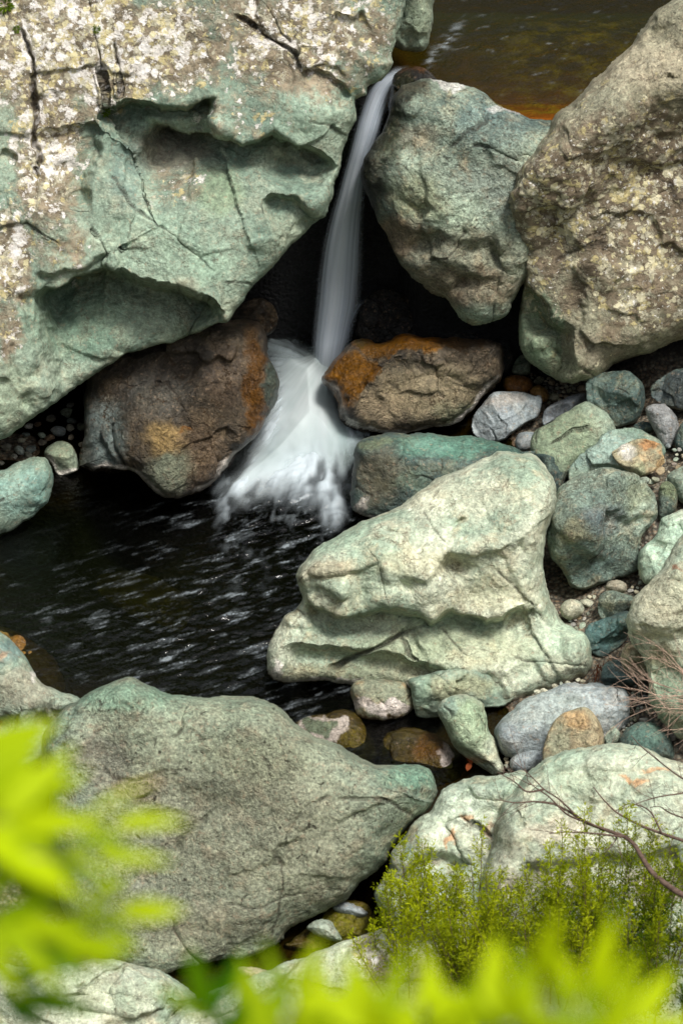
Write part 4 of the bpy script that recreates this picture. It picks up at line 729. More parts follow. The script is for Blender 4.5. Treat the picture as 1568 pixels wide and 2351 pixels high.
SET = [(scatter(Z(4, (1480, 800), (1500, 760), (1580, 800), (1700, 860), (1650, 1000), (1560, 1000), (1540, 930), (1470, 930), (1390, 915), (1440, 880)), 46, 5, 16, lambda q: .30+.03, 1), ['slate', 'pale', 'rust'], 'small loose pebble in the gravel beside the rusty and white stained stone', 'pebbles beside the rusty stone', 0.),
       (scatter(Z(6, (1080, 440), (1130, 390), (1200, 330), (1230, 400), (1230, 450), (1180, 470), (1140, 480)), 24, 6, 19, .12, 2), ['pale', 'teal', 'rust', 'slate'], 'small pebble in the gap beside the round cream stone', 'pebbles beside the cream stone', 0.),
       (scatter(Z(6, (1345, 720), (1410, 690), (1430, 780), (1470, 840), (1530, 900), (1600, 960), (1600, 1010), (1540, 1000), (1500, 890), (1440, 850), (1370, 850), (1330, 900), (1320, 880), (1350, 820)), 80, 4.5, 15, .14, 3), ['slate', 'rust', 'dark', 'pale'], 'small gravel pebble between the grey speckled slab and the tan boulder', 'pebbles under the tan boulder', 0.),
       (scatter(Z(4, (940, 480), (1060, 510), (1170, 520), (1165, 560), (1060, 590), (1020, 600), (1010, 550), (960, 520)), 36, 5, 15, .06, 4), ['moss', 'brown', 'rust'], 'small wet orange-brown pebble in the hollow under the big right boulder', 'wet pebbles under the big right boulder', .5),
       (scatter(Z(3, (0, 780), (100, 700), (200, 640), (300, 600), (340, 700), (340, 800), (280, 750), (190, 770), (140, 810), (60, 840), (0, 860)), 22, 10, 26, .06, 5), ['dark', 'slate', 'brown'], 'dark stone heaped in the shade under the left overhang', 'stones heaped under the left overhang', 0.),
       (scatter(Z(6, (960, 735), (1050, 700), (1160, 675), (1165, 690), (1060, 712), (970, 745)), 7, 6, 11, .12, 6), ['pale'], 'tiny pale pebble resting on the upper edge of the grey speckled slab', 'tiny pebbles on the grey slab', 0.),
       (scatter(Z(6, (1370, 110), (1440, 60), (1430, 150), (1390, 240), (1340, 330), (1390, 330), (1400, 260), (1360, 160)), 22, 5, 13, .2, 7), ['slate', 'rust', 'pale'], 'small pebble between the round mottled boulder and the mint-green rock', 'pebbles left of the mint-green rock', 0.),
       (scatter(Z(6, (832, 1000), (862, 1000), (870, 1050), (845, 1060)), 4, 6, 11, .05, 8), ['pale'], 'tiny pale pebble at the foot of the upright oval stone', 'tiny pebbles at the oval stone', 0.)]
for sp, ms, lb, gp, wt_ in SET: pebbles(sp, ms, lb, gp, wt_)
pebbles([(Z(4, (1435, 922))[0]+(11, .31))], ['pale'], 'white rounded pebble lying below the rusty and white stained stone', None)
pebbles([(Z(8, (1522, 45))[0]+(14, .18))], ['slate'], 'grey-brown round pebble beside the dark teal rock at the gravel', None)

# ------------------------------------------------------------------ water
def water_mat(name, tint, tint2, rough=.04):
    b = NB(name); P = b.n('NewGeometry').outputs['Position']
    fo = b.attr('foam_glints').outputs['Fac']
    bp = b.n('Bump', Strength=.35, Distance=.02, Height=b.noise(P, 38., 3., .6))
    fr = b.n('Fresnel', IOR=1.33, Normal=bp.outputs[0])
    gl = b.n('BsdfGlossy', Color=(1, 1, 1), Roughness=rough, Normal=bp.outputs[0])
    tr = b.n('BsdfTransparent', Color=tint)
    mx = b.n('MixShader', i0=fr.outputs[0], i1=tr.outputs[0], i2=gl.outputs[0])
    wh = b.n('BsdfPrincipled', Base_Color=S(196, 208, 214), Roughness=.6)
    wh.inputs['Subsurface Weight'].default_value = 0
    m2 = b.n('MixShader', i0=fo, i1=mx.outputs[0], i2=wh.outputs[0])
    return b.done(m2.outputs[0])
FOOT = at_z(np.array([752.]), np.array([850.]), 0.)[0]
FOAMPX = np.array([(622, 775), (660, 790), (720, 815), (745, 850), (768, 900), (800, 965), (832, 1000), (812, 1050), (800, 1120), (795, 1185), (760, 1210), (735, 1160), (690, 1150), (620, 1135), (545, 1155), (505, 1118), (548, 1055), (600, 990), (630, 905), (630, 850), (612, 800)], float)
def polar(x, y):
    dx, dy = x-FOOT[0], y-FOOT[1]; return np.hypot(dx, dy*1.0), np.arctan2(dx, -dy)
gx_, gy_ = fine(-2.6, 1.7, .0075), fine(-3.6, 1.4, .0085)
GX, GY = np.meshgrid(gx_, gy_); x, y = GX.ravel(), GY.ravel(); o0 = np.zeros_like(x)
px = to_px(np.stack([x, y, o0], 1))
r_, th = polar(x, y)
vis = (px[:, 0] > -60) & (px[:, 0] < 1250) & (px[:, 1] > 750) & (px[:, 1] < 1900)
q = np.stack([x, y, o0], 1)
# choppiness: strong in front of the fall and along the right of the pool, calm in the left bay
ch = np.exp(-((px[:, 0]-640)/230)**2-((px[:, 1]-1330)/260)**2)+.75*np.exp(-((px[:, 0]-480)/260)**2-((px[:, 1]-1480)/130)**2)+.35*np.exp(-((px[:, 0]-130)/170)**2-((px[:, 1]-1420)/120)**2)+.5*np.exp(-((px[:, 0]-700)/130)**2-((px[:, 1]-1180)/90)**2)
ch = np.clip(ch, 0.02, 1)
ca, sa = math.cos(R(24)), math.sin(R(24))
def rot(q, sxx, syy): return np.stack([(q[:, 0]*ca+q[:, 1]*sa)*sxx, (-q[:, 0]*sa+q[:, 1]*ca)*syy, o0], 1)
wv = fbm(rot(q, 7., 19.), 1., 3, 71, .55)*.0115+fbm(rot(q, 22., 56.), 1., 2, 75)*.0034+fbm(q, 3., 2, 78)*.006
z = wv*ch
# foam carried on the surface, plus painted ripple glints
dd, _, ins = polydist(px, catmull(FOAMPX, 3)); sdist = np.where(ins, dd, -dd)
rad = np.stack([th*9., r_*3.2, o0], 1); rad2 = np.stack([th*24., r_*5., o0+5], 1)
st = .5+.5*fbm(rad, 1., 4, 81, .6)+.25*fbm(rad2, 1., 3, 85, .6)
hole = sm(fbm(np.stack([th*7., r_*3., o0+3], 1), 1., 3, 109, .55), -.1, .5)*sm(px[:, 1], 1000, 1075)
st = .62*st+.38*(.5+.6*fbm(np.stack([x*6., y*4., o0+2], 1), 1., 4, 88, .6))
edge = sm(sdist+60*(st-.55), -34, 60)*(1-.8*hole)*.9
wisp = np.exp(-np.clip(-sdist, 0, None)/70)*sm(st, .52, .95)*sm(px[:, 0], 470, 540)*(px[:, 1] > 1060)
ripple_glints = sm(fbm(rot(q, 5., 22.), 1., 4, 91, .6), .15, .8)*(.15+.85*sm(fbm(rot(q, 11., 75.), 1., 3, 95, .65), -.15, .6))  # bright ripple reflections painted as pale flecks in the water colour
fine_ = sm(fbm(rot(q, 34., 90.), 1., 3, 97, .6), .35, .9)
foam_glints = np.clip(np.maximum(edge*.95, np.maximum(wisp*.6, ch*ripple_glints*.40)), 0, 1)
z = z+edge*(.01+.03*st)
def grid_faces(shape, keep):
    I = np.arange(shape[0]*shape[1]).reshape(shape)
    F = np.stack([I[:-1, :-1], I[:-1, 1:], I[1:, 1:], I[1:, :-1]], -1).reshape(-1, 4)
    F = F[keep[F].all(1)]; u = np.unique(F); m = np.full(shape[0]*shape[1], -1); m[u] = np.arange(len(u)); return m[F], u
F, u = grid_faces(GX.shape, np.ones(x.size, bool))
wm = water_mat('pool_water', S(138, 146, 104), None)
tag(mesh_obj('water', np.stack([x, y, z], 1), F, wm, attrs=dict(foam_glints=foam_glints), origin=(0, 0, 0)), kind='structure')
# upper pool
gx_, gy_ = fine(.02, 2.6, .012), fine(1.0, 7.0, .014)
GX, GY = np.meshgrid(gx_, gy_); x, y = GX.ravel(), GY.ravel(); o0 = np.zeros_like(x); q = np.stack([x, y, o0], 1)
px = to_px(np.stack([x, y, o0+UZ], 1))
ch = np.exp(-((px[:, 0]-1230)/230)**2-((px[:, 1]-110)/110)**2); 
wv = (fbm(rot(q, 6., 15.), 1., 3, 171, .55)*.006+fbm(rot(q, 20., 44.), 1., 2, 175)*.0018)*(.25+ch)
lip = np.exp(-(((px[:, 0]-1000)-(-(px[:, 1]-120))*1.0)/16)**2)*sm(px[:, 0], 965, 990)*(1-sm(px[:, 0], 1030, 1080))
foam_glints = np.clip(ch*sm(fbm(rot(q, 9., 22.), 1., 4, 191, .6), .5, 1.)*.12+.4*lip*sm(fbm(rot(q, 16., 30.), 1., 3, 193), -.2, .7), 0, 1)  # fleck term paints ripple glints, as on the lower pool
F, u = grid_faces(GX.shape, (y > 1.40-.35*sm(x, .26, .40)))
wm2 = water_mat('upper_pool_water', S(206, 194, 130), None, .03)
tag(mesh_obj('upper_pool_water', np.stack([x, y, UZ+wv], 1)[u], F, wm2, attrs=dict(foam_glints=foam_glints[u]), origin=(0, 0, 0)), kind='structure')

# ---- white water piled up at the foot of the fall
gx_, gy_ = fine(-.75, .35, .007), fine(-.25, 1.45, .009)
GX, GY = np.meshgrid(gx_, gy_); x, y = GX.ravel(), GY.ravel(); o0 = np.zeros_like(x)
px = to_px(np.stack([x, y, o0+.04], 1)); r_, th = polar(x, y)
CORE = np.array([(632, 790), (690, 815), (722, 800), (790, 800), (770, 860), (775, 905), (800, 960), (812, 1000), (800, 1040), (760, 1060), (720, 1045), (680, 1060), (620, 1090), (560, 1110), (530, 1100), (575, 1045), (620, 985), (645, 905), (640, 850)], float)
dd, _, ins = polydist(px, catmull(CORE, 3)); sdist = np.where(ins, dd, -dd)
rad = np.stack([th*6.5, r_*2.2, o0], 1); rad2 = np.stack([th*20., r_*3.6, o0+9], 1)
iso = np.stack([x*3.4+y*.8, y*2.2, o0+4], 1); iso = iso+np.stack([fbm(iso, 1.4, 2, 107), fbm(iso, 1.4, 2, 108), o0], 1)*.35
st = .5+.16*fbm(rad, 1., 3, 101, .45)+.34*fbm(iso, 1., 4, 102, .5); s2 = .45*fbm(rad2*np.array([.6, 1, 1]), 1., 3, 105, .5)+.3*fbm(iso, 3., 3, 106, .55)
low_ = sm(px[:, 1], 1000, 1075); hole = sm(fbm(np.stack([th*7., r_*3., o0+3], 1), 1., 3, 109, .55), -.1, .5)
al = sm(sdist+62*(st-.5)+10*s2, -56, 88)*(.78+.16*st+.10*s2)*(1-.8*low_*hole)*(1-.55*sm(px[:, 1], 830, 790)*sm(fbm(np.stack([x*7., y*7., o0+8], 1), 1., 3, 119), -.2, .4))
hz = .012+.10*sm(sdist, -20, 110)*(.88+.12*st)+.06*np.exp(-(r_/.22)**2)
keep = sdist > -70
F, u = grid_faces(GX.shape, keep)
def veil_mat(name, colr, trans=.35):
    b = NB(name); a = b.attr('alpha').outputs['Fac']; tn = b.attr('shade').outputs['Fac']
    cc = b.mix(tn, colr[0], colr[1])
    df = b.n('BsdfDiffuse', Color=cc); tl = b.n('BsdfTranslucent', Color=cc)
    mx = b.n('MixShader', i0=trans, i1=df.outputs[0], i2=tl.outputs[0])
    tr = b.n('BsdfTransparent', Color=(1, 1, 1))
    return b.done(b.n('MixShader', i0=a, i1=tr.outputs[0], i2=mx.outputs[0]).outputs[0])
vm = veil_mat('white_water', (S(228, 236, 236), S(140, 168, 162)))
tag(mesh_obj('white_water', np.stack([x, y, hz], 1)[u], F, vm, attrs=dict(alpha=np.clip(al, 0, 1)[u], shade=np.clip(.22+.9*(.5-st)+.25*s2+.5*sm(px[:, 0], 740, 810)*sm(px[:, 1], 880, 960)+.4*sm(px[:, 1], 850, 790), 0, 1)[u]), origin=(0, 0, 0)), kind='stuff')  # colour greyed at the upper end, painting the shade there into the water

# ---- the waterfall: silky sheets sliding off the lip, then falling free
PATH = [(150, 912, 955, 1.575), (175, 880, 930, 1.55), (200, 848, 910, 1.50), (230, 836, 895, 1.45), (262, 826, 882, 1.40), (300, 815, 872, 1.335), (350, 803, 856, 1.23), (400, 788, 842, 1.11), (450, 775, 836, .99), (500, 760, 832, .87), (560, 746, 830, .73), (620, 737, 829, .585), (700, 729, 823, .39), (770, 722, 806, .215), (840, 718, 790, .05), (870, 712, 792, -.03)]
pp = np.array(PATH, float); nv, nu = 260, 60
ys_ = np.linspace(pp[0, 0], pp[-1, 0], nv); Lx = np.interp(ys_, pp[:, 0], pp[:, 1]); Rx_ = np.interp(ys_, pp[:, 0], pp[:, 2]); Zz = np.interp(ys_, pp[:, 0], pp[:, 3])
for arr in (Lx, Rx_, Zz):
    k_ = np.ones(15)/15; e = np.pad(arr, 7, mode='edge'); arr[:] = np.convolve(e, k_, 'valid')
uu = np.linspace(-1, 1, nu); U, Vv = np.meshgrid(uu, np.linspace(0, 1, nv)); 
vmf = veil_mat('waterfall_water', (S(238, 246, 254), S(188, 206, 226)), .4)
Vs, Fs, As, Ss = [], [], [], []; base = 0
for layer in range(3):
    pxx = (Lx+Rx_)[:, None]/2+(Rx_-Lx)[:, None]/2*U*(1.18, 1.05, .9)[layer]
    pyy = np.repeat(ys_[:, None], nu, 1)
    zz_ = np.repeat(Zz[:, None], nu, 1)
    Pw_ = at_z(pxx, pyy, zz_)
    bul = (1-U**2)*np.interp(ys_, [150, 300, 500, 850], [.01, .03, .06, .07])[:, None]*(1, .5, 0)[layer]
    o0 = np.zeros(U.size)
    fu = np.stack([U.ravel()*2.2+Vv.ravel()*.4, Vv.ravel()*.8, o0+layer*7], 1); fu2 = np.stack([U.ravel()*9., Vv.ravel()*1.1, o0+layer*3], 1); fu3 = np.stack([U.ravel()*26., Vv.ravel()*1.5, o0+layer*5], 1)
    s1 = fbm(fu, 1., 3, 111+layer).reshape(U.shape); s2 = fbm(fu2, 1., 3, 121+layer).reshape(U.shape); s3 = fbm(fu3, 1., 2, 131+layer).reshape(U.shape)
    bul = bul+s1*.006
    D_ = (Pw_-CAMPOS); Pw_ = Pw_-D_/np.linalg.norm(D_, axis=-1, keepdims=True)*bul[..., None]
    core = np.exp(-((U+.25)/.55)**2)
    a_ = (.70+.30*core+.18*s1+.18*s2+.12*s3)*(1, .8, .6)[layer]
    a_ = a_*sm(1-np.abs(U+.08*s2), 0, .5)*(1-.45*sm(U, .1, .9))*(1-.5*sm(s2+s3*.6, .25, .8)*sm(Vv, .5, .1))*sm(Vv, 0, .06)*(1-.0*Vv)
    a_ *= (1-.75*sm(Vv, .86, 1.))
    Vs.append(Pw_.reshape(-1, 3)); As.append(np.clip(a_, 0, .96).ravel()); Ss.append(np.clip(.45-.28*s2-.35*core+.08*s3, 0, 1).ravel())
    I = np.arange(U.size).reshape(U.shape)+base; base += U.size
    Fs.append(np.stack([I[:-1, :-1], I[1:, :-1], I[1:, 1:], I[:-1, 1:]], -1).reshape(-1, 4))
tag(mesh_obj('waterfall', np.vstack(Vs), np.vstack(Fs), vmf, attrs=dict(alpha=np.concatenate(As), shade=np.concatenate(Ss)), origin=(0, 0, 0)), 'thin silky waterfall dropping from the upper pool between the boulders', 'waterfall')
# a second thread bouncing off the wet black rock
tt = np.linspace(0, 1, 50); uu = np.linspace(-1, 1, 14); U, T = np.meshgrid(uu, tt)
cx_ = 838-70*T**.7; cy_ = 685+110*T; wd_ = 10+16*T
Pw_ = at_z(cx_+U*wd_, cy_, .40-.36*T)
s2 = fbm(np.stack([U.ravel()*3, T.ravel()*1.2, T.ravel()*0], 1), 1., 3, 141).reshape(U.shape)
I = np.arange(U.size).reshape(U.shape)
tag(mesh_obj('waterfall_thread', Pw_.reshape(-1, 3), np.stack([I[:-1, :-1], I[1:, :-1], I[1:, 1:], I[:-1, 1:]], -1).reshape(-1, 4), vmf, attrs=dict(alpha=np.clip((.32+.35*s2)*sm(1-np.abs(U), 0, .6)*sm(T, 0, .15), 0, .8).ravel(), shade=np.full(U.size, .6)), origin=(0, 0, 0)), 'faint side thread of water splashing off the wet black cave rock', 'waterfall')

# ------------------------------------------------------------------ plants
def leaf_mat(name, ca, cb, trans=.5):
    b = NB(name); oi = b.attr('shade').outputs['Fac']
    c = b.mix(oi, ca, cb)
    df = b.n('BsdfPrincipled', Base_Color=c, Roughness=.6); df.inputs['Specular IOR Level'].default_value = .12; tl = b.n('BsdfTranslucent', Color=c)
    return b.done(b.n('MixShader', i0=trans, i1=df.outputs[0], i2=tl.outputs[0]).outputs[0])
def bark_mat(name, ca, cb):
    b = NB(name); P = b.n('NewGeometry').outputs['Position']
    c = b.mix(b.rng(b.noise(P, 60., 4., .7), .35, .65), ca, cb)
    return b.done(b.n('BsdfPrincipled', Base_Color=c, Roughness=.8).outputs[0])
LEAF = leaf_mat('fresh_leaf', S(192, 212, 6), S(66, 118, 4), .5)
HEATH = leaf_mat('feathery_leaf', S(178, 188, 22), S(56, 88, 14), .45)
BARK = bark_mat('twig_bark', S(92, 70, 52), S(120, 98, 80)); DEAD = bark_mat('dry_twig', S(196, 168, 148), S(150, 124, 108)); BARK2 = bark_mat('dark_branch_bark', S(74, 56, 46), S(104, 84, 72)); MOSS = leaf_mat('moss_tuft', S(110, 132, 30), S(70, 96, 20), .3)
def tube(pts, r0, r1, n=6):
    P = np.array(pts, float); N = len(P); V, F = [], []
    tg = np.gradient(P, axis=0); tg /= np.linalg.norm(tg, axis=1)[:, None]+1e-9
    a = np.cross(tg, np.array([.3, .2, 1.])); a /= np.linalg.norm(a, axis=1)[:, None]+1e-9; c = np.cross(tg, a)
    rr = np.linspace(r0, r1, N); an = np.linspace(0, 2*math.pi, n, endpoint=False)
    V = (P[:, None]+rr[:, None, None]*(np.cos(an)[None, :, None]*a[:, None]+np.sin(an)[None, :, None]*c[:, None])).reshape(-1, 3)
    I = np.arange(N*n).reshape(N, n); J = np.roll(I, -1, 1)
    return V, np.stack([I[:-1], J[:-1], J[1:], I[1:]], -1).reshape(-1, 4)
class Acc:
    def __init__(s): s.V, s.F, s.S, s.n = [], [], [], 0
    def add(s, V, F, sh=0.): s.V.append(V); s.F.append(F+s.n); s.S.append(np.full(len(V), sh)); s.n += len(V)
    def build(s, name, mat, parent, origin):
        V = np.vstack(s.V)-np.array(origin)
        return mesh_obj(name, V, np.vstack(s.F), mat, parent=parent, attrs=dict(shade=np.concatenate(s.S)))
def empty(name, loc, label, cat, group=None):
    o = bpy.data.objects.new(name, None); o.empty_display_size = .1; COL.objects.link(o); o.location = loc; return tag(o, label, cat, group)
def leaflet(base, dirv, nrm, L, W, curl=.15):
    """a pointed oval blade, folded along its midrib"""
    t = np.linspace(0, 1, 9); wd = W*np.sin(math.pi*t**.8)*(1-.25*t); dirv = dirv/np.linalg.norm(dirv)
    side = np.cross(nrm, dirv); side /= np.linalg.norm(side)+1e-9; nrm = np.cross(dirv, side)
    mid = base+dirv*(t*L)[:, None]-nrm*(curl*L*t**2)[:, None]
    V = np.vstack([mid+side*wd[:, None]/2+nrm*(wd*.12)[:, None], mid, mid-side*wd[:, None]/2+nrm*(wd*.12)[:, None]])
    I = np.arange(27).reshape(3, 9); F = np.stack([I[:-1, :-1], I[:-1, 1:], I[1:, 1:], I[1:, :-1]], -1).reshape(-1, 4)
    return V, F
RIGHT = np.array([1., 0, 0])
def leafy_branch(label, stem_px, leaves, seed):
    """stem through pixels at given depths; leaves = (base px, py, tip px, py, depth, length scale, shade)"""
    rs = np.random.default_rng(seed)
    st_ = np.array([at_d(np.array([a]), np.array([b_]), np.array([d]))[0] for a, b_, d in stem_px]); st_ = catmull(st_, 6, False)
    o = empty('leafy_branch', st_[0], label, 'branch', 'fresh green branches close to the camera')
    tw, fo = Acc(), Acc(); tw.add(*tube(st_, .006, .002))
    for bx, by, tx, ty, dep, lw, sh in leaves:
        A = at_d(np.array([bx]), np.array([by]), np.array([dep]))[0]; B = at_d(np.array([tx]), np.array([ty]), np.array([dep+rs.normal(0, .05)]))[0]
        j = np.argmin(((st_-A)**2).sum(1)); 
        mid = (A+B)/2+np.array([0, 0, .012]); ra = catmull([st_[j], A, mid, B], 6, False); tw.add(*tube(ra, .002, .0008, 5))
        ax = (B-A); Lr = np.linalg.norm(ax); ax /= Lr
        nrm = np.array([0, -.35, 1.])+rs.normal(0, .25, 3); nrm /= np.linalg.norm(nrm); sd_ = np.cross(nrm, ax); sd_ /= np.linalg.norm(sd_)
        npair = max(3, int(Lr/.036))
        for k in range(npair):
            f = (k+.6)/npair; pt = ra[6+min(int(f*12), len(ra)-7)]
            for sg in (-1, 1):
                ln = lw*(.062+.024*math.sin(math.pi*f))*rs.uniform(.8, 1.25)
                d_ = ax*rs.uniform(.7, 1.0)+sd_*sg*rs.uniform(.5, .8)+nrm*rs.normal(0, .15)
                fo.add(*leaflet(pt, d_, nrm+rs.normal(0, .2, 3), ln, ln*.27), float(np.clip(sh+rs.normal(.1, .28), 0, 1)))
        fo.add(*leaflet(ra[-1], ax, nrm, lw*.075, lw*.026), float(np.clip(sh, 0, 1)))
    tw.build('twig', BARK, o, st_[0]); fo.build('foliage', LEAF, o, st_[0])
    return o
leafy_branch('blurred lime-green leafy branch reaching in from the left edge', [(-420, 2700, 2.4), (-300, 2300, 2.45), (-240, 2000, 2.5), (-220, 1800, 2.5)],
    [(-220, 1800, -20, 1790, 2.5, .9, .1), (-230, 1900, 30, 1890, 2.45, .9, .05), (-230, 1960, 250, 1895, 2.5, .8, .05), (-240, 2010, 220, 1975, 2.4, .75, .1), (-250, 2130, 260, 2095, 2.45, .8, .12), (-250, 2180, 140, 2170, 2.5, .8, .3), (-260, 2220, 80, 2200, 2.5, .9, .45), (-260, 2260, 30, 2290, 2.6, .9, .9), (-230, 1870, 0, 1960, 2.55, .9, .1), (-250, 2080, 20, 2120, 2.4, .9, .3)], 31)
leafy_branch('blurred lime-green leafy branch rising from the bottom edge right of centre', [(1500, 2900, 2.3), (1300, 2700, 2.35), (1100, 2560, 2.4), (900, 2520, 2.45)],
    [(900, 2560, 770, 2370, 2.45, .8, .1), (960, 2580, 860, 2350, 2.4, .8, .1), (1040, 2600, 1010, 2380, 2.45, .9, .05), (1120, 2610, 1130, 2340, 2.4, .9, .0), (1160, 2610, 1240, 2250, 2.45, .8, .0), (1200, 2630, 1350, 2270, 2.4, .8, .0), (1260, 2660, 1460, 2350, 2.45, .8, .1), (1080, 2590, 930, 2430, 2.4, .9, .05), (1240, 2640, 1380, 2390, 2.35, .8, .2)], 37)
leafy_branch('blurred darker green leafy sprig at the bottom edge left of centre', [(300, 2900, 2.6), (420, 2680, 2.6), (520, 2560, 2.6), (640, 2500, 2.6)],
    [(520, 2570, 470, 2320, 2.6, .8, .9), (580, 2560, 680, 2300, 2.5, .7, .15), (620, 2540, 740, 2400, 2.5, .8, .1), (560, 2550, 560, 2390, 2.6, .9, .5)], 41)
# ---- feathery shrubs at the lower right
def shrub(label, cx, cy, z0, plumes, seed, spread, h0, h1, shade):
    rs = np.random.default_rng(seed); base = at_z(np.array([cx]), np.array([cy]), z0)[0]
    o = empty('feathery_shrub', base, label, 'shrub', 'feathery green shrubs at the lower right'); st_, fo = Acc(), Acc()
    for k in range(plumes):
        rx = rs.uniform(-1, 1); b0 = base+np.array([rx*spread, rs.uniform(-.22, .22), 0]); h = rs.uniform(h0, h1)*(1-.25*abs(rx))
        lean = np.array([rx*.18+rs.normal(0, .10), rs.normal(-.03, .12), 1.]); bend = rs.normal(0, .05, 3)
        t = np.linspace(0, 1, 14); pts = b0+lean*(t*h)[:, None]+bend*(t**2)[:, None]*h
        st_.add(*tube(pts, .003, .0008, 4))
        V, F = [], []; nb = int(h*120); sh0 = shade+rs.normal(0, .15)
        for i in range(nb):
            f = .12+.88*(i+rs.random())/nb; pt = b0+lean*f*h+bend*f*f*h
            a = rs.uniform(0, 2*math.pi); bl = h*.26*(1.08-f)*rs.uniform(.6, 1.2)+.012
            dv = np.array([math.cos(a)*.75, math.sin(a)*.75, rs.uniform(.5, 1.1)]); dv /= np.linalg.norm(dv)
            m = 5+int(bl*110); tt_ = rs.random(m)
            c = pt+dv*(tt_*bl)[:, None]+np.array([0, 0, 1.])*(tt_**2*bl*.25)[:, None]
            ld = dv+rs.normal(0, .55, (m, 3)); ld /= np.linalg.norm(ld, axis=1)[:, None]; ll = rs.uniform(.010, .021, m)[:, None]
            sv = np.cross(ld, rs.normal(0, 1, (m, 3))); sv /= np.linalg.norm(sv, axis=1)[:, None]; ww = ll*.13
            Q = np.stack([c, c+ld*ll*.5+sv*ww, c+ld*ll, c+ld*ll*.5-sv*ww], 1).reshape(-1, 3)
            n0 = len(V)*0
            fo.add(Q, np.arange(len(Q)).reshape(-1, 4), float(np.clip(sh0+.5*(.65-f)+rs.normal(0, .12), 0, 1)))
    st_.build('stems', BARK, o, base); fo.build('foliage', HEATH, o, base)
shrub('yellow-green feathery shrub in front of the pale fractured boulder', 1000, 2220, .45, 44, 51, .24, .34, .62, .2)
shrub('mid-green feathery shrub between the yellow-green one and the tall dark one', 1190, 2240, .5, 40, 52, .26, .35, .62, .45)
shrub('tall feathery shrub with upright plumes under the bare branch', 1390, 2220, .45, 40, 53, .26, .4, .75, .5)
shrub('dark green feathery shrub in the lower right corner', 1530, 2300, .45, 40, 54, .24, .3, .6, .8)
# ---- bare twigs
def grow(acc, p, d, L, r, lev, rs, curl=.25, kids=4, flat=.7):
    n = 7; pts = [p]; dv = d/np.linalg.norm(d)
    for i in range(n):
        dv = dv+rs.normal(0, curl/n**.5*.5, 3); dv /= np.linalg.norm(dv); pts.append(pts[-1]+dv*L/n)
    acc.add(*tube(pts, r, r*.45, 5))
    if lev > 0:
        for k in range(kids):
            i = rs.integers(2, n+1); nd = (pts[i]-pts[i-1])/np.linalg.norm(pts[i]-pts[i-1])+rs.normal(0, .42, 3); grow(acc, pts[i], nd, L*rs.uniform(.45, .7), r*.55, lev-1, rs, curl, kids)
rs = np.random.default_rng(77)
b0 = at_z(np.array([1680.]), np.array([1640.]), .55)[0]; o = empty('twig_bush', b0, 'bare pinkish dry twig bush at the right edge in front of the tan boulder', 'bush'); ac = Acc()
for k in range(11):
    tip = at_z(np.array([rs.uniform(1420, 1560)]), np.array([rs.uniform(1470, 1650)]), rs.uniform(.62, .85))[0]; d = tip-b0; grow(ac, b0+rs.normal(0, .03, 3), d, np.linalg.norm(d)*rs.uniform(.7, .95), .0024, 2, rs, .35, 4)
ac.build('twigs', DEAD, o, b0)
def pxline(pts, z0, z1):
    n = len(pts); return np.array([at_z(np.array([float(a)]), np.array([float(c)]), z0+(z1-z0)*i/(n-1))[0] for i, (a, c) in enumerate(pts)])
main = pxline([(1640, 2080)]+Z(8, (1568, 692), (1500, 650), (1440, 600), (1400, 540), (1370, 490), (1330, 455), (1250, 425), (1170, 395), (1100, 350), (1040, 320), (990, 310)), 1.05, .95)
o = empty('bare_branch', main[0], 'bare dark branch arching over the pale flat-topped boulder from the right edge', 'branch'); ac = Acc(); ml = catmull(main, 5, False); ac.add(*tube(ml, .013, .003, 7))
subs = [Z(8, (1330, 455), (1200, 440), (1100, 435), (1020, 440)), Z(8, (1250, 425), (1150, 380), (1060, 300), (1000, 260), (940, 200), (870, 140)), Z(8, (1040, 320), (960, 310), (880, 315), (800, 300)), Z(8, (1000, 260), (930, 270), (880, 230), (810, 190)), Z(8, (1370, 490), (1300, 440), (1290, 470), (1250, 520)), Z(8, (1170, 395), (1090, 360), (1020, 290), (960, 250), (930, 220))]
for k, sbs in enumerate(subs):
    pl = catmull(pxline(sbs, 1.0, .95), 5, False); ac.add(*tube(pl, .0045, .0014, 5)); rs = np.random.default_rng(90+k)
    for i in range(4, len(pl)-1, 3):
        grow(ac, pl[i], (pl[i+1]-pl[i])*40+rs.normal(0, .6, 3)*.9, rs.uniform(.07, .16), .0014, 1, rs, .3, 2)
ac.build('twigs', BARK2, o, main[0])
m2 = pxline([(1660, 1960)]+Z(8, (1568, 470), (1480, 440), (1400, 410), (1340, 380), (1290, 350), (1240, 300), (1200, 250)), 1.0, .95)
o = empty('bare_branch', m2[0], 'thin bare twig crossing the orange seam above the arching dark branch', 'branch'); ac = Acc(); pl = catmull(m2, 5, False); ac.add(*tube(pl, .007, .0018, 6))
for k, sbs in enumerate([Z(8, (1640, 260), (1568, 275), (1470, 290), (1400, 310), (1330, 340)), Z(8, (1640, 260), (1540, 200), (1450, 130), (1390, 80), (1355, 40)), Z(8, (1480, 440), (1440, 360), (1400, 330), (1340, 320), (1290, 350)), Z(8, (1640, 400), (1520, 360), (1470, 330), (1430, 335))]):
    q_ = catmull(pxline(sbs, 1.0, .95), 5, False); ac.add(*tube(q_, .004, .0012, 5)); rs = np.random.default_rng(190+k)
    for i in range(4, len(q_)-1, 4): grow(ac, q_[i], (q_[i+1]-q_[i])*40+rs.normal(0, .6, 3), rs.uniform(.06, .14), .0013, 1, rs, .3, 2)
ac.build('twigs', BARK2, o, m2[0])
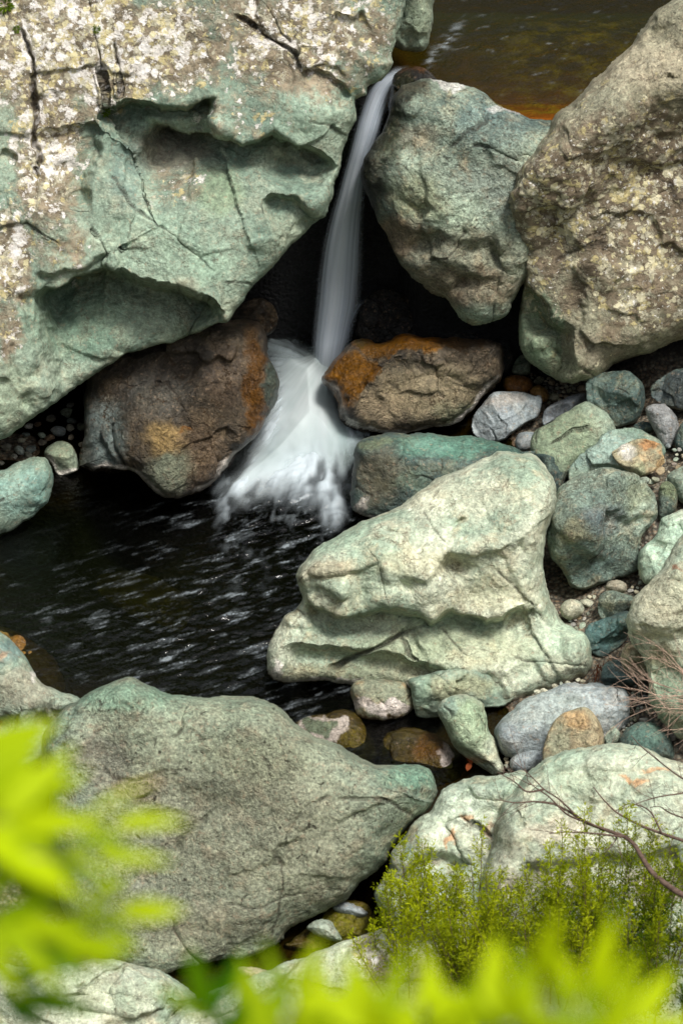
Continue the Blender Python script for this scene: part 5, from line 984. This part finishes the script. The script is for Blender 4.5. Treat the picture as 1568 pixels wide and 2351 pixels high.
# ---- little moss tufts in the cracks of the massive boulder
def tuft(px, py, z, r, label, seed):
    rs = np.random.default_rng(seed); c = at_z(np.array([px]), np.array([py]), z)[0]; fo = Acc()
    n = 160; d = rs.normal(0, 1, (n, 3)); d /= np.linalg.norm(d, axis=1)[:, None]; p0 = c+d*r*rs.random((n, 1))**.5*.6
    s_ = np.cross(d, rs.normal(0, 1, (n, 3))); s_ /= np.linalg.norm(s_, axis=1)[:, None]; L = r*.6
    Q = np.stack([p0, p0+d*L*.5+s_*L*.15, p0+d*L, p0+d*L*.5-s_*L*.15], 1).reshape(-1, 3)
    o = mesh_obj('moss_tuft', Q, np.arange(len(Q)).reshape(-1, 4), MOSS, attrs=dict(shade=np.repeat(rs.random(n), 4))); tag(o, label, 'moss')

def surf(label, px, py):
    V = SURF[label]; q = to_px(V); d = np.hypot(q[:, 0]-px, q[:, 1]-py); k = d < 7
    if not k.any(): return V[np.argmin(d)]
    c = V[k]; return c[np.argmin((c-CAMPOS)@FWD)]
BIG = 'massive lichen-covered boulder with a green undercut face leaning over the left of the pool'
def tuft_on(px, py, r, label, seed):
    c = surf(BIG, px, py); q = to_px(c[None])[0]; tuft(q[0], q[1], float(c[2]), r, label, seed)
tuft_on(246, 258, .028, 'bright green moss tuft in the corner above the hollow of the massive boulder', 1)
tuft_on(224, 72, .022, 'small green moss tuft growing in the long vertical crack of the massive boulder', 2)
tuft_on(46, 64, .020, 'tiny green moss tuft near the upper left of the massive boulder', 3)
tuft_on(8, 14, .045, 'dark green moss tuft in the top left corner of the massive boulder', 4)
# ---- fallen leaves and needles
DRY = leaf_mat('dead_leaf', S(128, 66, 36), S(92, 50, 30), .2)
def dead_leaf(px, py, z, L, ang, label, seed):
    rs = np.random.default_rng(seed); c = at_z(np.array([px]), np.array([py]), z)[0]
    V, F = leaflet(c, np.array([math.cos(ang), math.sin(ang), .12]), np.array([0., -.3, 1.]), L, L*.4, .25)
    tag(mesh_obj('dead_leaf', V, F, DRY, attrs=dict(shade=np.full(len(V), rs.random()))), label, 'leaf')
dead_leaf(930, 990, .03, .06, .1, 'curled red-brown dead leaf under the golden-brown topped rock', 1)
dead_leaf(1072, 1770, .05, .07, 1.3, 'brown dead leaf at the edge of the sunken mossy rock', 2)
dead_leaf(1085, 1752, .05, .05, 2.2, 'narrow orange-brown dead leaf left of the upright oval stone', 3)
for px, py, lb, sd in ((1376, 1530, 'bunch of red-brown pine needles below the rough dark teal stone', 5), (1545, 1165, 'bunch of red pine needles beside the small green stone at the right edge', 6)):
    rs = np.random.default_rng(sd); c = at_z(np.array([float(px)]), np.array([float(py)]), .2)[0]; ac = Acc()
    for k in range(16):
        d = np.array([rs.normal(0, .35), rs.normal(0, .4), -1.]); st0 = c+rs.normal(0, .012, 3); ac.add(*tube([st0, st0+d*.04, st0+d*.085+rs.normal(0, .006, 3)], .0016, .0009, 4), float(rs.random()))
    tag(mesh_obj('pine_needles', np.vstack(ac.V), np.vstack(ac.F), DRY, attrs=dict(shade=np.concatenate(ac.S))), lb, 'needles')
